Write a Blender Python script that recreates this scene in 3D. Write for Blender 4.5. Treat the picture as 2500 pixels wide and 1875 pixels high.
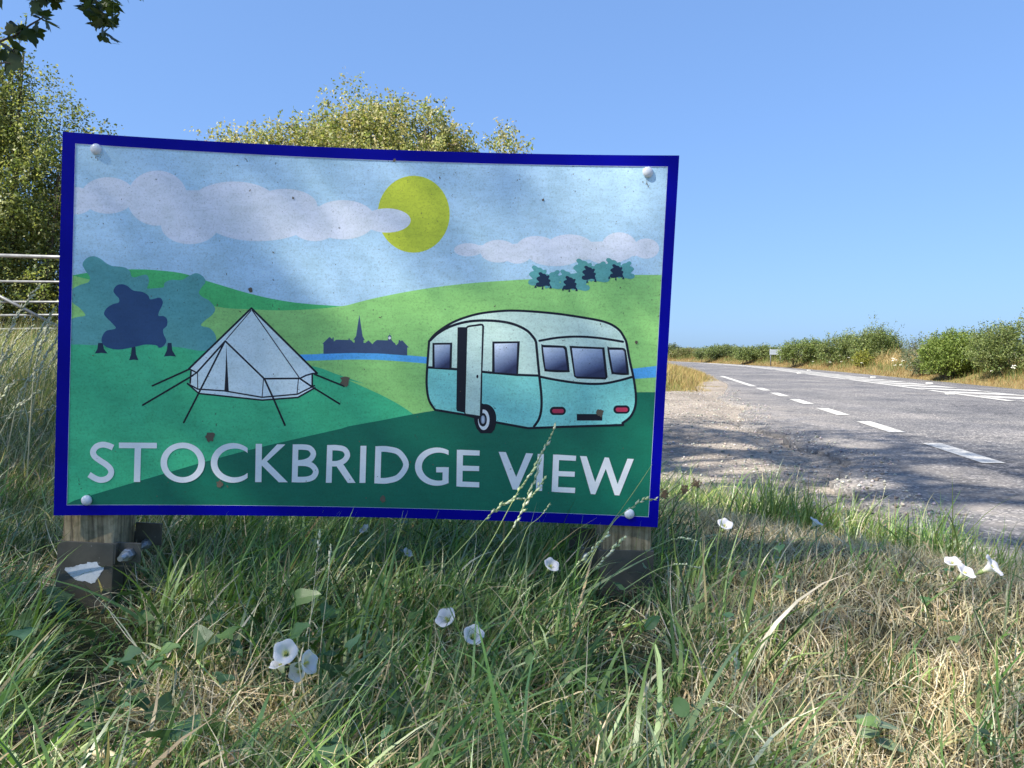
import bpy, bmesh, math, random
import numpy as np
from mathutils import Vector, Matrix
from mathutils.geometry import delaunay_2d_cdt

# ------------------------------------------------------------------ setup
for o in list(bpy.data.objects):
    bpy.data.objects.remove(o, do_unlink=True)
SC = bpy.context.scene
COL = SC.collection
R = math.radians
rng = np.random.default_rng(7)
random.seed(7)

# camera: kneeling height beside a country road
CAM_Z, F, CX, CY = 0.73, 1870.0, 1250.0, 937.5
PITCH = math.atan(75.5 / F)
cd = bpy.data.cameras.new("camera")
cam = bpy.data.objects.new("camera", cd)
COL.objects.link(cam)
cam.location = (0, 0, CAM_Z)
cam.rotation_euler = (R(90) - PITCH, 0, 0)
cd.sensor_width = 36.0
cd.lens = F / 2500 * 36.0
cd.clip_start, cd.clip_end = 0.02, 12000
SC.camera = cam

# sun and sky
SUN_ELEV, SUN_FROM = R(47), (-0.87, -0.50)          # the sun stands behind the camera, to its left
n_ = math.hypot(*SUN_FROM)
sd = Vector((SUN_FROM[0] / n_ * math.cos(SUN_ELEV), SUN_FROM[1] / n_ * math.cos(SUN_ELEV), math.sin(SUN_ELEV)))
W = bpy.data.worlds.new("World")
SC.world = W
W.use_nodes = True
wn = W.node_tree.nodes
wl = W.node_tree.links
bg = wn["Background"]
sky = wn.new("ShaderNodeTexSky")
sky.sky_type = 'NISHITA'
sky.sun_disc = False
sky.sun_elevation = SUN_ELEV
sky.sun_rotation = math.atan2(sd.x, sd.y)
sky.altitude = 60
sky.air_density = 1.0
sky.dust_density = 0.8
sky.ozone_density = 3.0
tint = wn.new("ShaderNodeMix")
tint.data_type = 'RGBA'
tint.blend_type = 'MULTIPLY'
tint.inputs[0].default_value = 1.0
tint.inputs[7].default_value = (0.305, 0.462, 0.735, 1)
gam = wn.new("ShaderNodeGamma")                   # the phone's tone curve flattens the sky
gam.inputs[1].default_value = 0.45
wl.new(sky.outputs[0], gam.inputs[0])
wl.new(gam.outputs[0], tint.inputs[6])
wl.new(tint.outputs[2], bg.inputs[0])
bg.inputs[1].default_value = 0.15
sl = bpy.data.lights.new("sun", 'SUN')
sl.energy = 2.5
sl.angle = R(0.5)
sl.color = (1.0, 0.94, 0.84)
so = bpy.data.objects.new("sun", sl)
COL.objects.link(so)
so.rotation_euler = sd.to_track_quat('Z', 'Y').to_euler()
so.location = sd * 30
SC.view_settings.view_transform = 'Standard'
SC.view_settings.look = 'None'
SC.view_settings.exposure = 2.17
SC.view_settings.gamma = 1.0
SC.view_settings.use_curve_mapping = False


# ------------------------------------------------------------------ helpers
def ray(px, py):
    """direction (with y = 1) of the photograph's pixel in world space"""
    v = Vector(((px - CX), F, -(py - CY)))
    c, s = math.cos(-PITCH), math.sin(-PITCH)
    v = Vector((v.x, v.y * c - v.z * s, v.y * s + v.z * c))
    return v / v.y


def at_depth(px, py, y):
    d = ray(px, py)
    return Vector((d.x * y, y, CAM_Z + d.z * y))


def tag(o, label=None, cat=None, group=None, kind=None):
    if label: o["label"] = label
    if cat: o["category"] = cat
    if group: o["group"] = group
    if kind: o["kind"] = kind
    return o


def empty(name, loc=(0, 0, 0), label=None, cat=None, group=None):
    o = bpy.data.objects.new(name, None)
    o.empty_display_size = 0.05
    o.location = loc
    COL.objects.link(o)
    return tag(o, label, cat, group)


def link(name, me, parent=None):
    o = bpy.data.objects.new(name, me)
    COL.objects.link(o)
    if parent: o.parent = parent
    return o


def copy_tree(o, parent=None):
    c = o.copy()
    COL.objects.link(c)
    if parent: c.parent = parent
    for ch in list(o.children):
        copy_tree(ch, c)
    return c


def np_mesh(name, V, Q=None, T=None, mats=(), col=None, smooth=True):
    """mesh from numpy arrays of quads and/or triangles"""
    me = bpy.data.meshes.new(name)
    V = np.asarray(V, dtype=np.float32)
    loops, starts, totals, pos = [], [], [], 0
    for arr, k in ((Q, 4), (T, 3)):
        if arr is not None and len(arr):
            a = np.asarray(arr, dtype=np.int32)
            loops.append(a.ravel())
            starts.append(pos + np.arange(len(a)) * k)
            totals.append(np.full(len(a), k))
            pos += a.size
    loops, starts, totals = np.concatenate(loops), np.concatenate(starts), np.concatenate(totals)
    me.vertices.add(len(V))
    me.vertices.foreach_set("co", V.ravel())
    me.loops.add(len(loops))
    me.loops.foreach_set("vertex_index", loops.astype(np.int32))
    me.polygons.add(len(starts))
    me.polygons.foreach_set("loop_start", starts.astype(np.int32))
    me.polygons.foreach_set("loop_total", totals.astype(np.int32))
    if smooth:
        me.polygons.foreach_set("use_smooth", np.ones(len(starts), dtype=bool))
    if col is not None:
        a = me.color_attributes.new("Col", 'FLOAT_COLOR', 'POINT')
        c4 = np.ones((len(V), 4), dtype=np.float32)
        c4[:, :3] = col
        a.data.foreach_set("color", c4.ravel())
    for m in mats: me.materials.append(m)
    me.update(calc_edges=True)
    return me


class MB:
    """collects tubes, boxes and polygons into one mesh"""
    def __init__(s): s.v, s.f, s.m = [], [], []

    def add(s, vs, fs, mi=0):
        b = len(s.v)
        s.v += [tuple(v) for v in vs]
        s.f += [tuple(b + i for i in f) for f in fs]
        s.m += [mi] * len(fs)

    def box(s, c, size, rot=None, mi=0, bev=0.0):
        hx, hy, hz = size[0] / 2, size[1] / 2, size[2] / 2
        bm = bmesh.new()
        bmesh.ops.create_cube(bm, size=1)
        for v in bm.verts: v.co = Vector((v.co.x * 2 * hx, v.co.y * 2 * hy, v.co.z * 2 * hz))
        if bev > 0:
            bmesh.ops.bevel(bm, geom=bm.edges[:], offset=bev, segments=2, affect='EDGES', profile=0.6)
        M = (rot if rot is not None else Matrix.Identity(3))
        bm.verts.index_update()
        vs = [M @ v.co + Vector(c) for v in bm.verts]
        s.add(vs, [[v.index for v in f.verts] for f in bm.faces], mi)
        bm.free()

    def tube(s, pts, rad, n=8, mi=0, cap=True):
        pts = [Vector(p) for p in pts]
        rads = rad if isinstance(rad, (list, tuple)) else [rad] * len(pts)
        vs, fs = [], []
        t0 = (pts[1] - pts[0]).normalized()
        ref = Vector((0, 0, 1)) if abs(t0.z) < 0.9 else Vector((1, 0, 0))
        a = t0.cross(ref).normalized()
        for i, p in enumerate(pts):
            t = (pts[min(i + 1, len(pts) - 1)] - pts[max(i - 1, 0)]).normalized()
            a = (a - t * a.dot(t)).normalized()
            b = t.cross(a)
            for k in range(n):
                w = 2 * math.pi * k / n
                vs.append(p + (a * math.cos(w) + b * math.sin(w)) * rads[i])
        for i in range(len(pts) - 1):
            for k in range(n):
                fs.append((i * n + k, i * n + (k + 1) % n, (i + 1) * n + (k + 1) % n, (i + 1) * n + k))
        if cap:
            fs.append(tuple(reversed(range(n))))
            fs.append(tuple(range((len(pts) - 1) * n, len(pts) * n)))
        s.add(vs, fs, mi)

    def mesh(s, name, mats, smooth=False, col=None):
        me = bpy.data.meshes.new(name)
        me.from_pydata(s.v, [], s.f)
        for m in mats: me.materials.append(m)
        me.polygons.foreach_set("material_index", s.m)
        if smooth: me.polygons.foreach_set("use_smooth", [True] * len(s.f))
        me.update()
        return me


def smoothstep(a, b, x):
    t = np.clip((np.asarray(x, dtype=float) - a) / (b - a), 0, 1)
    return t * t * (3 - 2 * t)


_ph = rng.uniform(0, 6.28, (24, 3))
_dr = rng.normal(size=(24, 3))
_dr /= np.linalg.norm(_dr, axis=1)[:, None]


def wob(P, freq, k0=0, n=8):
    """cheap smooth pseudo-noise, about -1..1, of points (N,3) or (N,2)"""
    P = np.asarray(P, dtype=float)
    if P.shape[1] == 2: P = np.concatenate([P, np.zeros((len(P), 1))], 1)
    r = np.zeros(len(P))
    for k in range(k0, k0 + n):
        fr = freq * (0.6 + 0.22 * (k - k0))
        r += np.sin(P @ _dr[k % 24] * fr + _ph[k % 24, 0]) * np.cos(P @ _dr[(k + 5) % 24] * fr * 0.8 + _ph[k % 24, 1])
    return r / math.sqrt(n) * 1.2


def srgb(r, g, b, k=1.0):
    def f(c):
        c /= 255.0
        return (c / 12.92 if c <= 0.04045 else ((c + 0.055) / 1.055) ** 2.4) * k
    return (f(r), f(g), f(b), 1.0)


# ------------------------------------------------------------------ materials
def new_mat(name):
    m = bpy.data.materials.new(name)
    m.use_nodes = True
    return m, m.node_tree.nodes, m.node_tree.links, m.node_tree.nodes["Principled BSDF"]


def noise(N, L, vec, scale, detail=4, rough=0.6):
    t = N.new("ShaderNodeTexNoise")
    t.inputs["Scale"].default_value = scale
    t.inputs["Detail"].default_value = detail
    t.inputs["Roughness"].default_value = rough
    if vec is not None: L.new(vec, t.inputs["Vector"])
    return t.outputs["Fac"]


def ramp(N, L, fac, stops):
    r = N.new("ShaderNodeValToRGB")
    e = r.color_ramp.elements
    while len(e) < len(stops): e.new(0.5)
    for el, (p, c) in zip(e, stops):
        el.position = p
        el.color = c if len(c) == 4 else (*c, 1)
    L.new(fac, r.inputs[0])
    return r.outputs[0]


def mixc(N, L, fac, a, b, mode='MIX'):
    m = N.new("ShaderNodeMix")
    m.data_type = 'RGBA'
    m.blend_type = mode
    for sock, val in ((m.inputs[0], fac), (m.inputs[6], a), (m.inputs[7], b)):
        if isinstance(val, bpy.types.NodeSocket): L.new(val, sock)
        else: sock.default_value = val
    return m.outputs[2]


def coords(N, L, scale=(1, 1, 1), kind="Object"):
    tc = N.new("ShaderNodeTexCoord")
    mp = N.new("ShaderNodeMapping")
    mp.inputs["Scale"].default_value = scale
    L.new(tc.outputs[kind], mp.inputs[0])
    return mp.outputs[0]


def bump(N, L, B, h, strength=0.3, dist=0.01):
    b = N.new("ShaderNodeBump")
    b.inputs["Strength"].default_value = strength
    b.inputs["Distance"].default_value = dist
    L.new(h, b.inputs["Height"])
    L.new(b.outputs[0], B.inputs["Normal"])


def leaf_mat(name, trans=0.3, rough=0.5, spec=0.3, tint=(1, 1, 1, 1)):
    m, N, L, B = new_mat(name)
    at = N.new("ShaderNodeVertexColor")
    at.layer_name = "Col"
    L.new(at.outputs[0], B.inputs["Base Color"])
    B.inputs["Roughness"].default_value = rough
    B.inputs["Specular IOR Level"].default_value = spec
    t = N.new("ShaderNodeBsdfTranslucent")
    g = N.new("ShaderNodeMix"); g.data_type = 'RGBA'; g.blend_type = 'MULTIPLY'
    g.inputs[0].default_value = 1.0
    L.new(at.outputs[0], g.inputs[6]); g.inputs[7].default_value = (1.15, 1.2, 0.6, 1)
    L.new(g.outputs[2], t.inputs[0])
    mx = N.new("ShaderNodeMixShader")
    mx.inputs[0].default_value = trans
    L.new(B.outputs[0], mx.inputs[1])
    L.new(t.outputs[0], mx.inputs[2])
    L.new(mx.outputs[0], N["Material Output"].inputs[0])
    return m


def flat_mat(name, c, rough=0.5, metal=0.0, spec=0.5):
    m, N, L, B = new_mat(name)
    B.inputs["Base Color"].default_value = c if len(c) == 4 else (*c, 1)
    B.inputs["Roughness"].default_value = rough
    B.inputs["Metallic"].default_value = metal
    B.inputs["Specular IOR Level"].default_value = spec
    return m


M_GRASS = leaf_mat("grass_blade", 0.35, 0.38, 0.55)
M_STRAW = leaf_mat("dry_blade", 0.2, 0.6, 0.2)
M_LEAF = leaf_mat("leaf", 0.38, 0.5, 0.3)


def mat_bark(name="bark", c1=(0.05, 0.04, 0.03, 1), c2=(0.16, 0.13, 0.10, 1)):
    m, N, L, B = new_mat(name)
    v = coords(N, L, (1, 1, 0.25))
    n = noise(N, L, v, 28, 5)
    L.new(ramp(N, L, n, [(0.3, c1), (0.7, c2)]), B.inputs["Base Color"])
    B.inputs["Roughness"].default_value = 0.9
    bump(N, L, B, n, 0.6, 0.02)
    return m


M_BARK = mat_bark()
M_TWIG = flat_mat("twig_wood", (0.11, 0.085, 0.06), 0.8)


def mat_ground():
    m, N, L, B = new_mat("verge_soil")
    v = coords(N, L)
    n1 = noise(N, L, v, 1.4, 5)
    n2 = noise(N, L, v, 60, 6, 0.75)
    c1 = ramp(N, L, n2, [(0.3, (0.03, 0.024, 0.016)), (0.55, (0.10, 0.082, 0.05)), (0.75, (0.24, 0.19, 0.115))])
    c2 = ramp(N, L, n2, [(0.3, (0.02, 0.026, 0.012)), (0.6, (0.07, 0.085, 0.032)), (0.8, (0.18, 0.17, 0.075))])
    c = mixc(N, L, n1, c1, c2)
    n3 = noise(N, L, v, 9, 6, 0.7)
    straw = ramp(N, L, n3, [(0.3, (0.13, 0.115, 0.045)), (0.5, (0.24, 0.18, 0.08)), (0.7, (0.13, 0.14, 0.05))])
    at = N.new("ShaderNodeVertexColor"); at.layer_name = "Col"
    c = mixc(N, L, at.outputs[0], c, straw)
    L.new(c, B.inputs["Base Color"])
    B.inputs["Roughness"].default_value = 0.95
    B.inputs["Specular IOR Level"].default_value = 0.1
    bump(N, L, B, n2, 0.8, 0.02)
    return m


def mat_gravel():
    m, N, L, B = new_mat("gravel")
    v = coords(N, L)
    vo = N.new("ShaderNodeTexVoronoi"); vo.inputs["Scale"].default_value = 45
    L.new(v, vo.inputs["Vector"])
    vo2 = N.new("ShaderNodeTexVoronoi"); vo2.inputs["Scale"].default_value = 110
    L.new(v, vo2.inputs["Vector"])
    n1 = noise(N, L, v, 1.1, 5)
    n2 = noise(N, L, v, 130, 4)
    base = ramp(N, L, n1, [(0.3, (0.23, 0.203, 0.172)), (0.55, (0.36, 0.317, 0.268)), (0.75, (0.285, 0.255, 0.22))])
    sp = N.new("ShaderNodeSeparateColor"); L.new(vo.outputs["Color"], sp.inputs[0])
    g = ramp(N, L, sp.outputs[0], [(0.0, (0.60, 0.58, 0.56)), (0.5, (0.95, 0.93, 0.90)), (1.0, (1.35, 1.3, 1.25))])
    c = mixc(N, L, 0.8, base, g, 'MULTIPLY')
    d = ramp(N, L, n2, [(0.3, (0.55, 0.55, 0.55)), (0.6, (1.1, 1.1, 1.1))])
    c = mixc(N, L, 0.8, c, d, 'MULTIPLY')
    L.new(c, B.inputs["Base Color"])
    B.inputs["Roughness"].default_value = 0.95
    B.inputs["Specular IOR Level"].default_value = 0.15
    ad = N.new("ShaderNodeMath"); ad.operation = 'ADD'
    L.new(vo.outputs["Distance"], ad.inputs[0]); L.new(vo2.outputs["Distance"], ad.inputs[1])
    bump(N, L, B, ad.outputs[0], 0.7, -0.012)
    return m


def mat_asphalt():
    m, N, L, B = new_mat("asphalt")
    v = coords(N, L)
    n1 = noise(N, L, v, 0.7, 4)
    n2 = noise(N, L, v, 95, 4, 0.8)
    vo = N.new("ShaderNodeTexVoronoi"); vo.inputs["Scale"].default_value = 75
    L.new(v, vo.inputs["Vector"])
    sp = N.new("ShaderNodeSeparateColor"); L.new(vo.outputs["Color"], sp.inputs[0])
    agg = ramp(N, L, sp.outputs[0], [(0.0, (0.07, 0.071, 0.074)), (0.55, (0.14, 0.137, 0.136)), (0.86, (0.20, 0.195, 0.19)), (0.97, (0.38, 0.36, 0.34))])
    big = ramp(N, L, n1, [(0.3, (0.80, 0.80, 0.82)), (0.7, (1.25, 1.22, 1.18))])
    c = mixc(N, L, 1.0, agg, big, 'MULTIPLY')
    ln = noise(N, L, coords(N, L, (2.6, 0.06, 1)), 1.0, 3)
    c = mixc(N, L, 0.7, c, ramp(N, L, ln, [(0.35, (0.8, 0.8, 0.8)), (0.65, (1.25, 1.22, 1.2))]), 'MULTIPLY')
    pv = N.new("ShaderNodeTexVoronoi"); pv.feature = 'DISTANCE_TO_EDGE'; pv.inputs["Scale"].default_value = 0.55
    wv = N.new("ShaderNodeVectorMath"); wv.operation = 'ADD'
    nz = N.new("ShaderNodeTexNoise"); nz.inputs["Scale"].default_value = 2.5; nz.inputs["Detail"].default_value = 6
    L.new(v, nz.inputs["Vector"]); L.new(v, wv.inputs[0]); L.new(nz.outputs["Color"], wv.inputs[1]); L.new(wv.outputs[0], pv.inputs["Vector"])
    c = mixc(N, L, 0.75, c, ramp(N, L, pv.outputs["Distance"], [(0.004, (0.45, 0.45, 0.46)), (0.012, (1, 1, 1))]), 'MULTIPLY')
    sn = noise(N, L, v, 0.35, 5, 0.65)
    c = mixc(N, L, 0.6, c, ramp(N, L, sn, [(0.40, (0.74, 0.74, 0.76)), (0.5, (1.0, 1.0, 1.0)), (0.62, (1.28, 1.24, 1.18))]), 'MULTIPLY')
    # dust dragged on to the worn edge by the layby
    at = N.new("ShaderNodeVertexColor"); at.layer_name = "Col"
    sc = N.new("ShaderNodeSeparateColor"); L.new(at.outputs[0], sc.inputs[0])
    dn = noise(N, L, v, 3.5, 6, 0.75)
    mu = N.new("ShaderNodeMath"); mu.operation = 'MULTIPLY'
    L.new(sc.outputs[0], mu.inputs[0])
    L.new(ramp(N, L, dn, [(0.42, (0, 0, 0)), (0.66, (0.75, 0.75, 0.75))]), mu.inputs[1])
    c = mixc(N, L, mu.outputs[0], c, (0.30, 0.265, 0.225, 1))
    L.new(c, B.inputs["Base Color"])
    B.inputs["Roughness"].default_value = 0.85
    B.inputs["Specular IOR Level"].default_value = 0.3
    bump(N, L, B, n2, 0.5, 0.006)
    return m


def mat_roadpaint():
    m, N, L, B = new_mat("road_paint")
    v = coords(N, L)
    n = noise(N, L, v, 22, 8, 0.8)
    n2 = noise(N, L, v, 120, 3, 0.7)
    c = ramp(N, L, n, [(0.385, (0.13, 0.128, 0.124)), (0.47, (0.56, 0.535, 0.48))])
    c = mixc(N, L, 0.35, c, ramp(N, L, n2, [(0.3, (0.4, 0.4, 0.4)), (0.6, (1, 1, 1))]), 'MULTIPLY')
    L.new(c, B.inputs["Base Color"])
    B.inputs["Roughness"].default_value = 0.75
    return m


M_GROUND, M_GRAVEL, M_ASPHALT, M_PAINT = mat_ground(), mat_gravel(), mat_asphalt(), mat_roadpaint()

# ------------------------------------------------------------------ terrain functions
# edge between the grassy bank (near, left) and the gravel pull-in
EDGE = np.array([(4.6, -1.2), (3.4, 0.2), (2.55, 1.3), (1.95, 2.05), (1.60, 2.50), (1.28, 3.0), (0.92, 3.6), (0.6, 4.2), (-0.4, 5.0), (-1.6, 6.2), (-2.6, 7.6), (-3.0, 9.0), (-3.2, 11.0)])
# front edge of the dry grass mound past the pull-in
def road_x(y):
    y = np.asarray(y, dtype=float)
    return 2.2 + 0.18 * y - 0.0028 * np.maximum(0, y - 30) ** 2


def edge_s(x, y):
    """signed distance to EDGE, positive on the grassy bank"""
    x = np.asarray(x, dtype=float); y = np.asarray(y, dtype=float)
    best = np.full(x.shape, 1e9); sign = np.ones(x.shape)
    for (ax, ay), (bx, by) in zip(EDGE[:-1], EDGE[1:]):
        dx, dy = bx - ax, by - ay
        t = np.clip(((x - ax) * dx + (y - ay) * dy) / (dx * dx + dy * dy), 0, 1)
        d = np.hypot(x - ax - t * dx, y - ay - t * dy)
        cr = dx * (y - ay) - dy * (x - ax)
        m = d < best
        sign = np.where(m, np.where(cr > 0, 1, -1), sign)
        best = np.where(m, d, best)
    return best * sign


def mound_s(x, y):
    """distance into the grass past the pull-in (positive inside)"""
    lat = road_x(y) - 0.12 - 0.85 * smoothstep(24, 16, y) - np.asarray(x, dtype=float)
    front = np.asarray(y, dtype=float) - (14.6 + 0.22 * np.maximum(0, np.asarray(x, dtype=float) - 2.5) ** 2 + 0.25 * np.sin(np.asarray(x) * 2.1))
    return np.minimum(lat, front)


def road_z(lat):
    return -0.13 * smoothstep(3.6, 6.6, lat)


def ground_z(x, y, dip=True):
    x = np.asarray(x, dtype=float); y = np.asarray(y, dtype=float)
    s = edge_s(x, y)
    m = mound_s(x, y)
    lat = x - road_x(y)
    z = np.full(x.shape, -0.03)
    z = z + 0.23 * smoothstep(-0.05, 0.95, s)
    z = z + 0.46 * smoothstep(0.0, 3.2, m)
    z = z + 0.055 * np.clip(y - 1.7, 0, 10.5) * smoothstep(-0.4, -2.2, x) * smoothstep(60, 18, y)
    far = smoothstep(6.55, 8.2, lat)
    z = np.where(lat > -1.3, np.minimum(z, -0.05), z)
    z = np.where(lat > 3, -0.16 + 0.36 * far, z)
    # the land behind falls away gently towards the valley
    z = z - 0.0012 * np.maximum(0, np.abs(lat) - 14) ** 1.35 - 0.0016 * np.maximum(0, y - 95) ** 1.25
    P = np.stack([x.ravel(), y.ravel()], 1)
    if dip:   # room for the gravel sheet
        z = z - 0.11 * smoothstep(-0.08, -0.4, s) * smoothstep(-0.08, -0.4, m) * (lat < -0.8) * smoothstep(0.2, 0.7, y) * smoothstep(24.5, 23.5, y) * smoothstep(-6, -5, x)
    hump = wob(P, 2.2, 3).reshape(x.shape) * 0.018 * smoothstep(0.1, 0.8, np.maximum(s, m))
    return z + hump


def axis(*segs):
    out = []
    for a, b, st in segs: out.append(np.arange(a, b, st))
    return np.concatenate(out + [np.array([segs[-1][1]])])


xs = axis((-2500, -400, 300), (-400, -60, 34), (-60, -10, 2.5), (-10, -3, 0.35), (-3, 5, 0.11), (5, 24, 0.4), (24, 70, 2.3), (70, 400, 33), (400, 2500, 300))
ys = axis((-600, -60, 54), (-60, -6, 3), (-6, 0.3, 0.3), (0.3, 6, 0.11), (6, 30, 0.3), (30, 110, 1.6), (110, 400, 14), (400, 3000, 200))
GX, GY = np.meshgrid(xs, ys)
GZ = ground_z(GX, GY)
# far rise on the skyline
V = np.stack([GX.ravel(), GY.ravel(), GZ.ravel()], 1)
nx, ny = len(xs), len(ys)
ii, jj = np.meshgrid(np.arange(nx - 1), np.arange(ny - 1))
b0 = (jj * nx + ii).ravel()
Q = np.stack([b0, b0 + 1, b0 + 1 + nx, b0 + nx], 1)
# scorched pasture everywhere but on the rank bank round the sign
ff = 1 - smoothstep(0.2, 0.9, V[:, 1]) * smoothstep(10.5, 9.0, V[:, 1]) * smoothstep(-6.5, -5.0, V[:, 0]) * smoothstep(7.0, 5.0, V[:, 0])
tag(link("ground", np_mesh("ground", V, Q, mats=[M_GROUND], col=np.repeat(ff[:, None], 3, 1))), kind="structure")

# far ridge beyond the valley
rx = np.linspace(-3200, 3200, 90)
rows = []
for k, (yy, hh) in enumerate(((2300, -60), (2500, 6), (2800, 17), (3300, 10))):
    rows.append(np.stack([rx, np.full_like(rx, yy), hh + 5 * np.sin(rx * 0.0021 + 1) * (k > 0) + 3 * np.sin(rx * 0.0057)], 1))
V = np.concatenate(rows)
b0 = np.concatenate([np.arange(89) + k * 90 for k in range(3)])
M_HILL, N_, L_, B_ = new_mat("hill_fields")
hv = coords(N_, L_, (0.004, 0.004, 0.004))
L_.new(ramp(N_, L_, noise(N_, L_, hv, 1.6, 3), [(0.4, (0.06, 0.085, 0.06)), (0.5, (0.13, 0.13, 0.08)), (0.6, (0.07, 0.09, 0.06))]), B_.inputs["Base Color"])
B_.inputs["Roughness"].default_value = 1.0
tag(link("hills", np_mesh("hills", V, np.stack([b0, b0 + 1, b0 + 91, b0 + 90], 1), mats=[M_HILL])), kind="structure")

# ------------------------------------------------------------------ road
ry = axis((-40, -4, 1.5), (-4, 1.5, 0.25), (1.5, 14, 0.055), (14, 30, 0.3), (30, 150, 1.5))
lat_cols = np.array([-1, -0.85, -0.6, -0.3, 0.0, 0.3, 0.9, 1.6, 2.4, 3.2, 3.7, 4.2, 4.7, 5.2, 5.7, 6.2, 6.6])


def jag(y):
    y = np.asarray(y, dtype=float)
    j = 0.15 * np.sin(y * 1.3 + 0.6) + 0.07 * np.sin(y * 3.7 + 1) + 0.03 * np.sin(y * 11.3) + 0.022 * np.sin(y * 29 + 2) + 0.016 * np.sin(y * 61)
    return j * smoothstep(16, 9, y) + 0.78 * smoothstep(11, 20, y)


rv, rc = [], []
nc = len(lat_cols) + 1
for y in ry:
    x0, j = float(road_x(y)), float(jag(y))
    base = -1.05 + j
    lats = np.where(lat_cols < -0.01, base + (lat_cols + 1) * (0.0 - base), lat_cols)
    zz = road_z(lats) - 0.012 * smoothstep(0.12, 0.0, lats - base)
    rv.append((x0 + base + 0.006, y, -0.10)); rc.append(1.0)
    for l, z in zip(lats, zz):
        rv.append((x0 + l, y, z)); rc.append(float(smoothstep(0.1, -0.7, l)) * float(smoothstep(22, 12, y)))
b0 = np.concatenate([np.arange(nc - 1) + k * nc for k in range(len(ry) - 1)])
rc = np.array(rc)
road = link("road", np_mesh("road", rv, np.stack([b0, b0 + 1, b0 + 1 + nc, b0 + nc], 1), mats=[M_ASPHALT], col=np.stack([rc, rc, rc], 1)))
tag(road, kind="structure")


def strip(y0, y1, l0, l1, shear=0.0, step=0.5, lift=0.005):
    """painted sheet on the road between two lateral offsets"""
    n = max(2, int(abs(y1 - y0) / step) + 1)
    yy = np.linspace(y0, y1, n)
    v = []
    for y in yy:
        a = road_x(y)
        for l in (l0, l1):
            v.append((float(a) + l, y + shear * (l - l0), float(road_z(np.array(l))) + lift))
    b = np.arange(n - 1) * 2
    return np.array(v), np.stack([b, b + 1, b + 3, b + 2], 1)


def marking(*a, **k):
    v, q = strip(*a, **k)
    return link("road_marking", np_mesh("road_marking", v, q, mats=[M_PAINT]), road)


# worn edge dashes across the mouth of the pull-in, then the solid edge line
for k in range(-1, 6):
    y0 = 5.03 + 1.965 * k if k < 6 else 0
    marking(y0, y0 + 1.13, 0.0, 0.155, shear=0.0)
marking(16.75, 24.2, 0.0, 0.14)
# hatched strip in the middle of the road
for y0, y1 in ((4, 10.8), (11.6, 15.0), (15.3, 21), (21.4, 27), (27.3, 33.5), (34, 41), (41.6, 48), (48.6, 56), (57, 64)):
    marking(y0, y1, 3.22, 3.36)
    marking(y0 + 0.9, y1 + 0.5, 4.22, 4.36)
for k in range(36):
    y0 = 5 + 1.5 * k
    marking(y0, y0 + 0.62 + 0.005 * y0, 3.42, 4.16, shear=-1.15, lift=0.0045)
M_STUD = flat_mat("stud_plastic", (0.75, 0.73, 0.66), 0.5)
st_me = MB(); st_me.box((0, 0, 0.012), (0.13, 0.10, 0.03), bev=0.008)
st_me = st_me.mesh("road_stud", [M_STUD])
for y in (9.0, 13.6, 18.2, 22.8, 27.4, 32):
    o = link("road_stud", st_me, road)
    o.location = (float(road_x(y)) + (3.14 if int(y) % 2 else 4.45), y, float(road_z(np.array(3.14))))

# ------------------------------------------------------------------ gravel pull-in
gx = np.concatenate([np.arange(-6, 0, 0.2), np.arange(0, 7.2, 0.05)])
gy = np.concatenate([np.arange(0.2, 11, 0.06), np.arange(11, 25, 0.16)])
AX, AY = np.meshgrid(gx, gy)
P2 = np.stack([AX.ravel(), AY.ravel()], 1)
s_ = edge_s(AX, AY); mo_ = mound_s(AX, AY); la_ = AX - road_x(AY)
hn = (wob(P2, 3.0, 1) * 0.016 + wob(P2, 9.0, 6) * 0.008 + wob(P2, 27, 9) * 0.004).reshape(AX.shape)
pot = np.zeros(AX.shape)
for (qx, qy, qr, qd) in ((1.75, 6.6, 0.4, 0.02), (2.0, 5.1, 0.35, 0.02), (1.5, 4.4, 0.3, 0.015), (2.6, 8.8, 0.5, 0.015)):
    pot -= qd * np.exp(-((AX - qx) ** 2 / 1.6 + (AY - qy) ** 2) / qr ** 2)
AZ = np.maximum(ground_z(AX, AY, False) + 0.012, -0.03) + hn + pot
AZ = AZ - 0.012 * smoothstep(0.45, 0.05, -(la_ + 1.05 - jag(AY))) * smoothstep(13, 10, AY)
AZ = np.where(la_ > -1.0 + jag(AY) - 0.1, np.minimum(AZ, -0.04), AZ)
ok = (s_ < 0.3) & (mo_ < 0.3) & (la_ < -1.05 + jag(AY) + 0.16)
nx, ny = len(gx), len(gy)
ii, jj = np.meshgrid(np.arange(nx - 1), np.arange(ny - 1))
b0 = (jj * nx + ii).ravel()
okf = ok.ravel()
Q = np.stack([b0, b0 + 1, b0 + 1 + nx, b0 + nx], 1)
Q = Q[okf[Q].all(1)]
used, inv = np.unique(Q, return_inverse=True)
V = np.stack([AX.ravel(), AY.ravel(), AZ.ravel()], 1)[used]
tag(link("gravel_layby", np_mesh("gravel_layby", V, inv.reshape(-1, 4), mats=[M_GRAVEL])), kind="structure")


def interp_gravel(x, y):
    i = np.clip(np.searchsorted(gx, x) - 1, 0, nx - 1); j = np.clip(np.searchsorted(gy, y) - 1, 0, ny - 1)
    return AZ[j, i]


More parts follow.
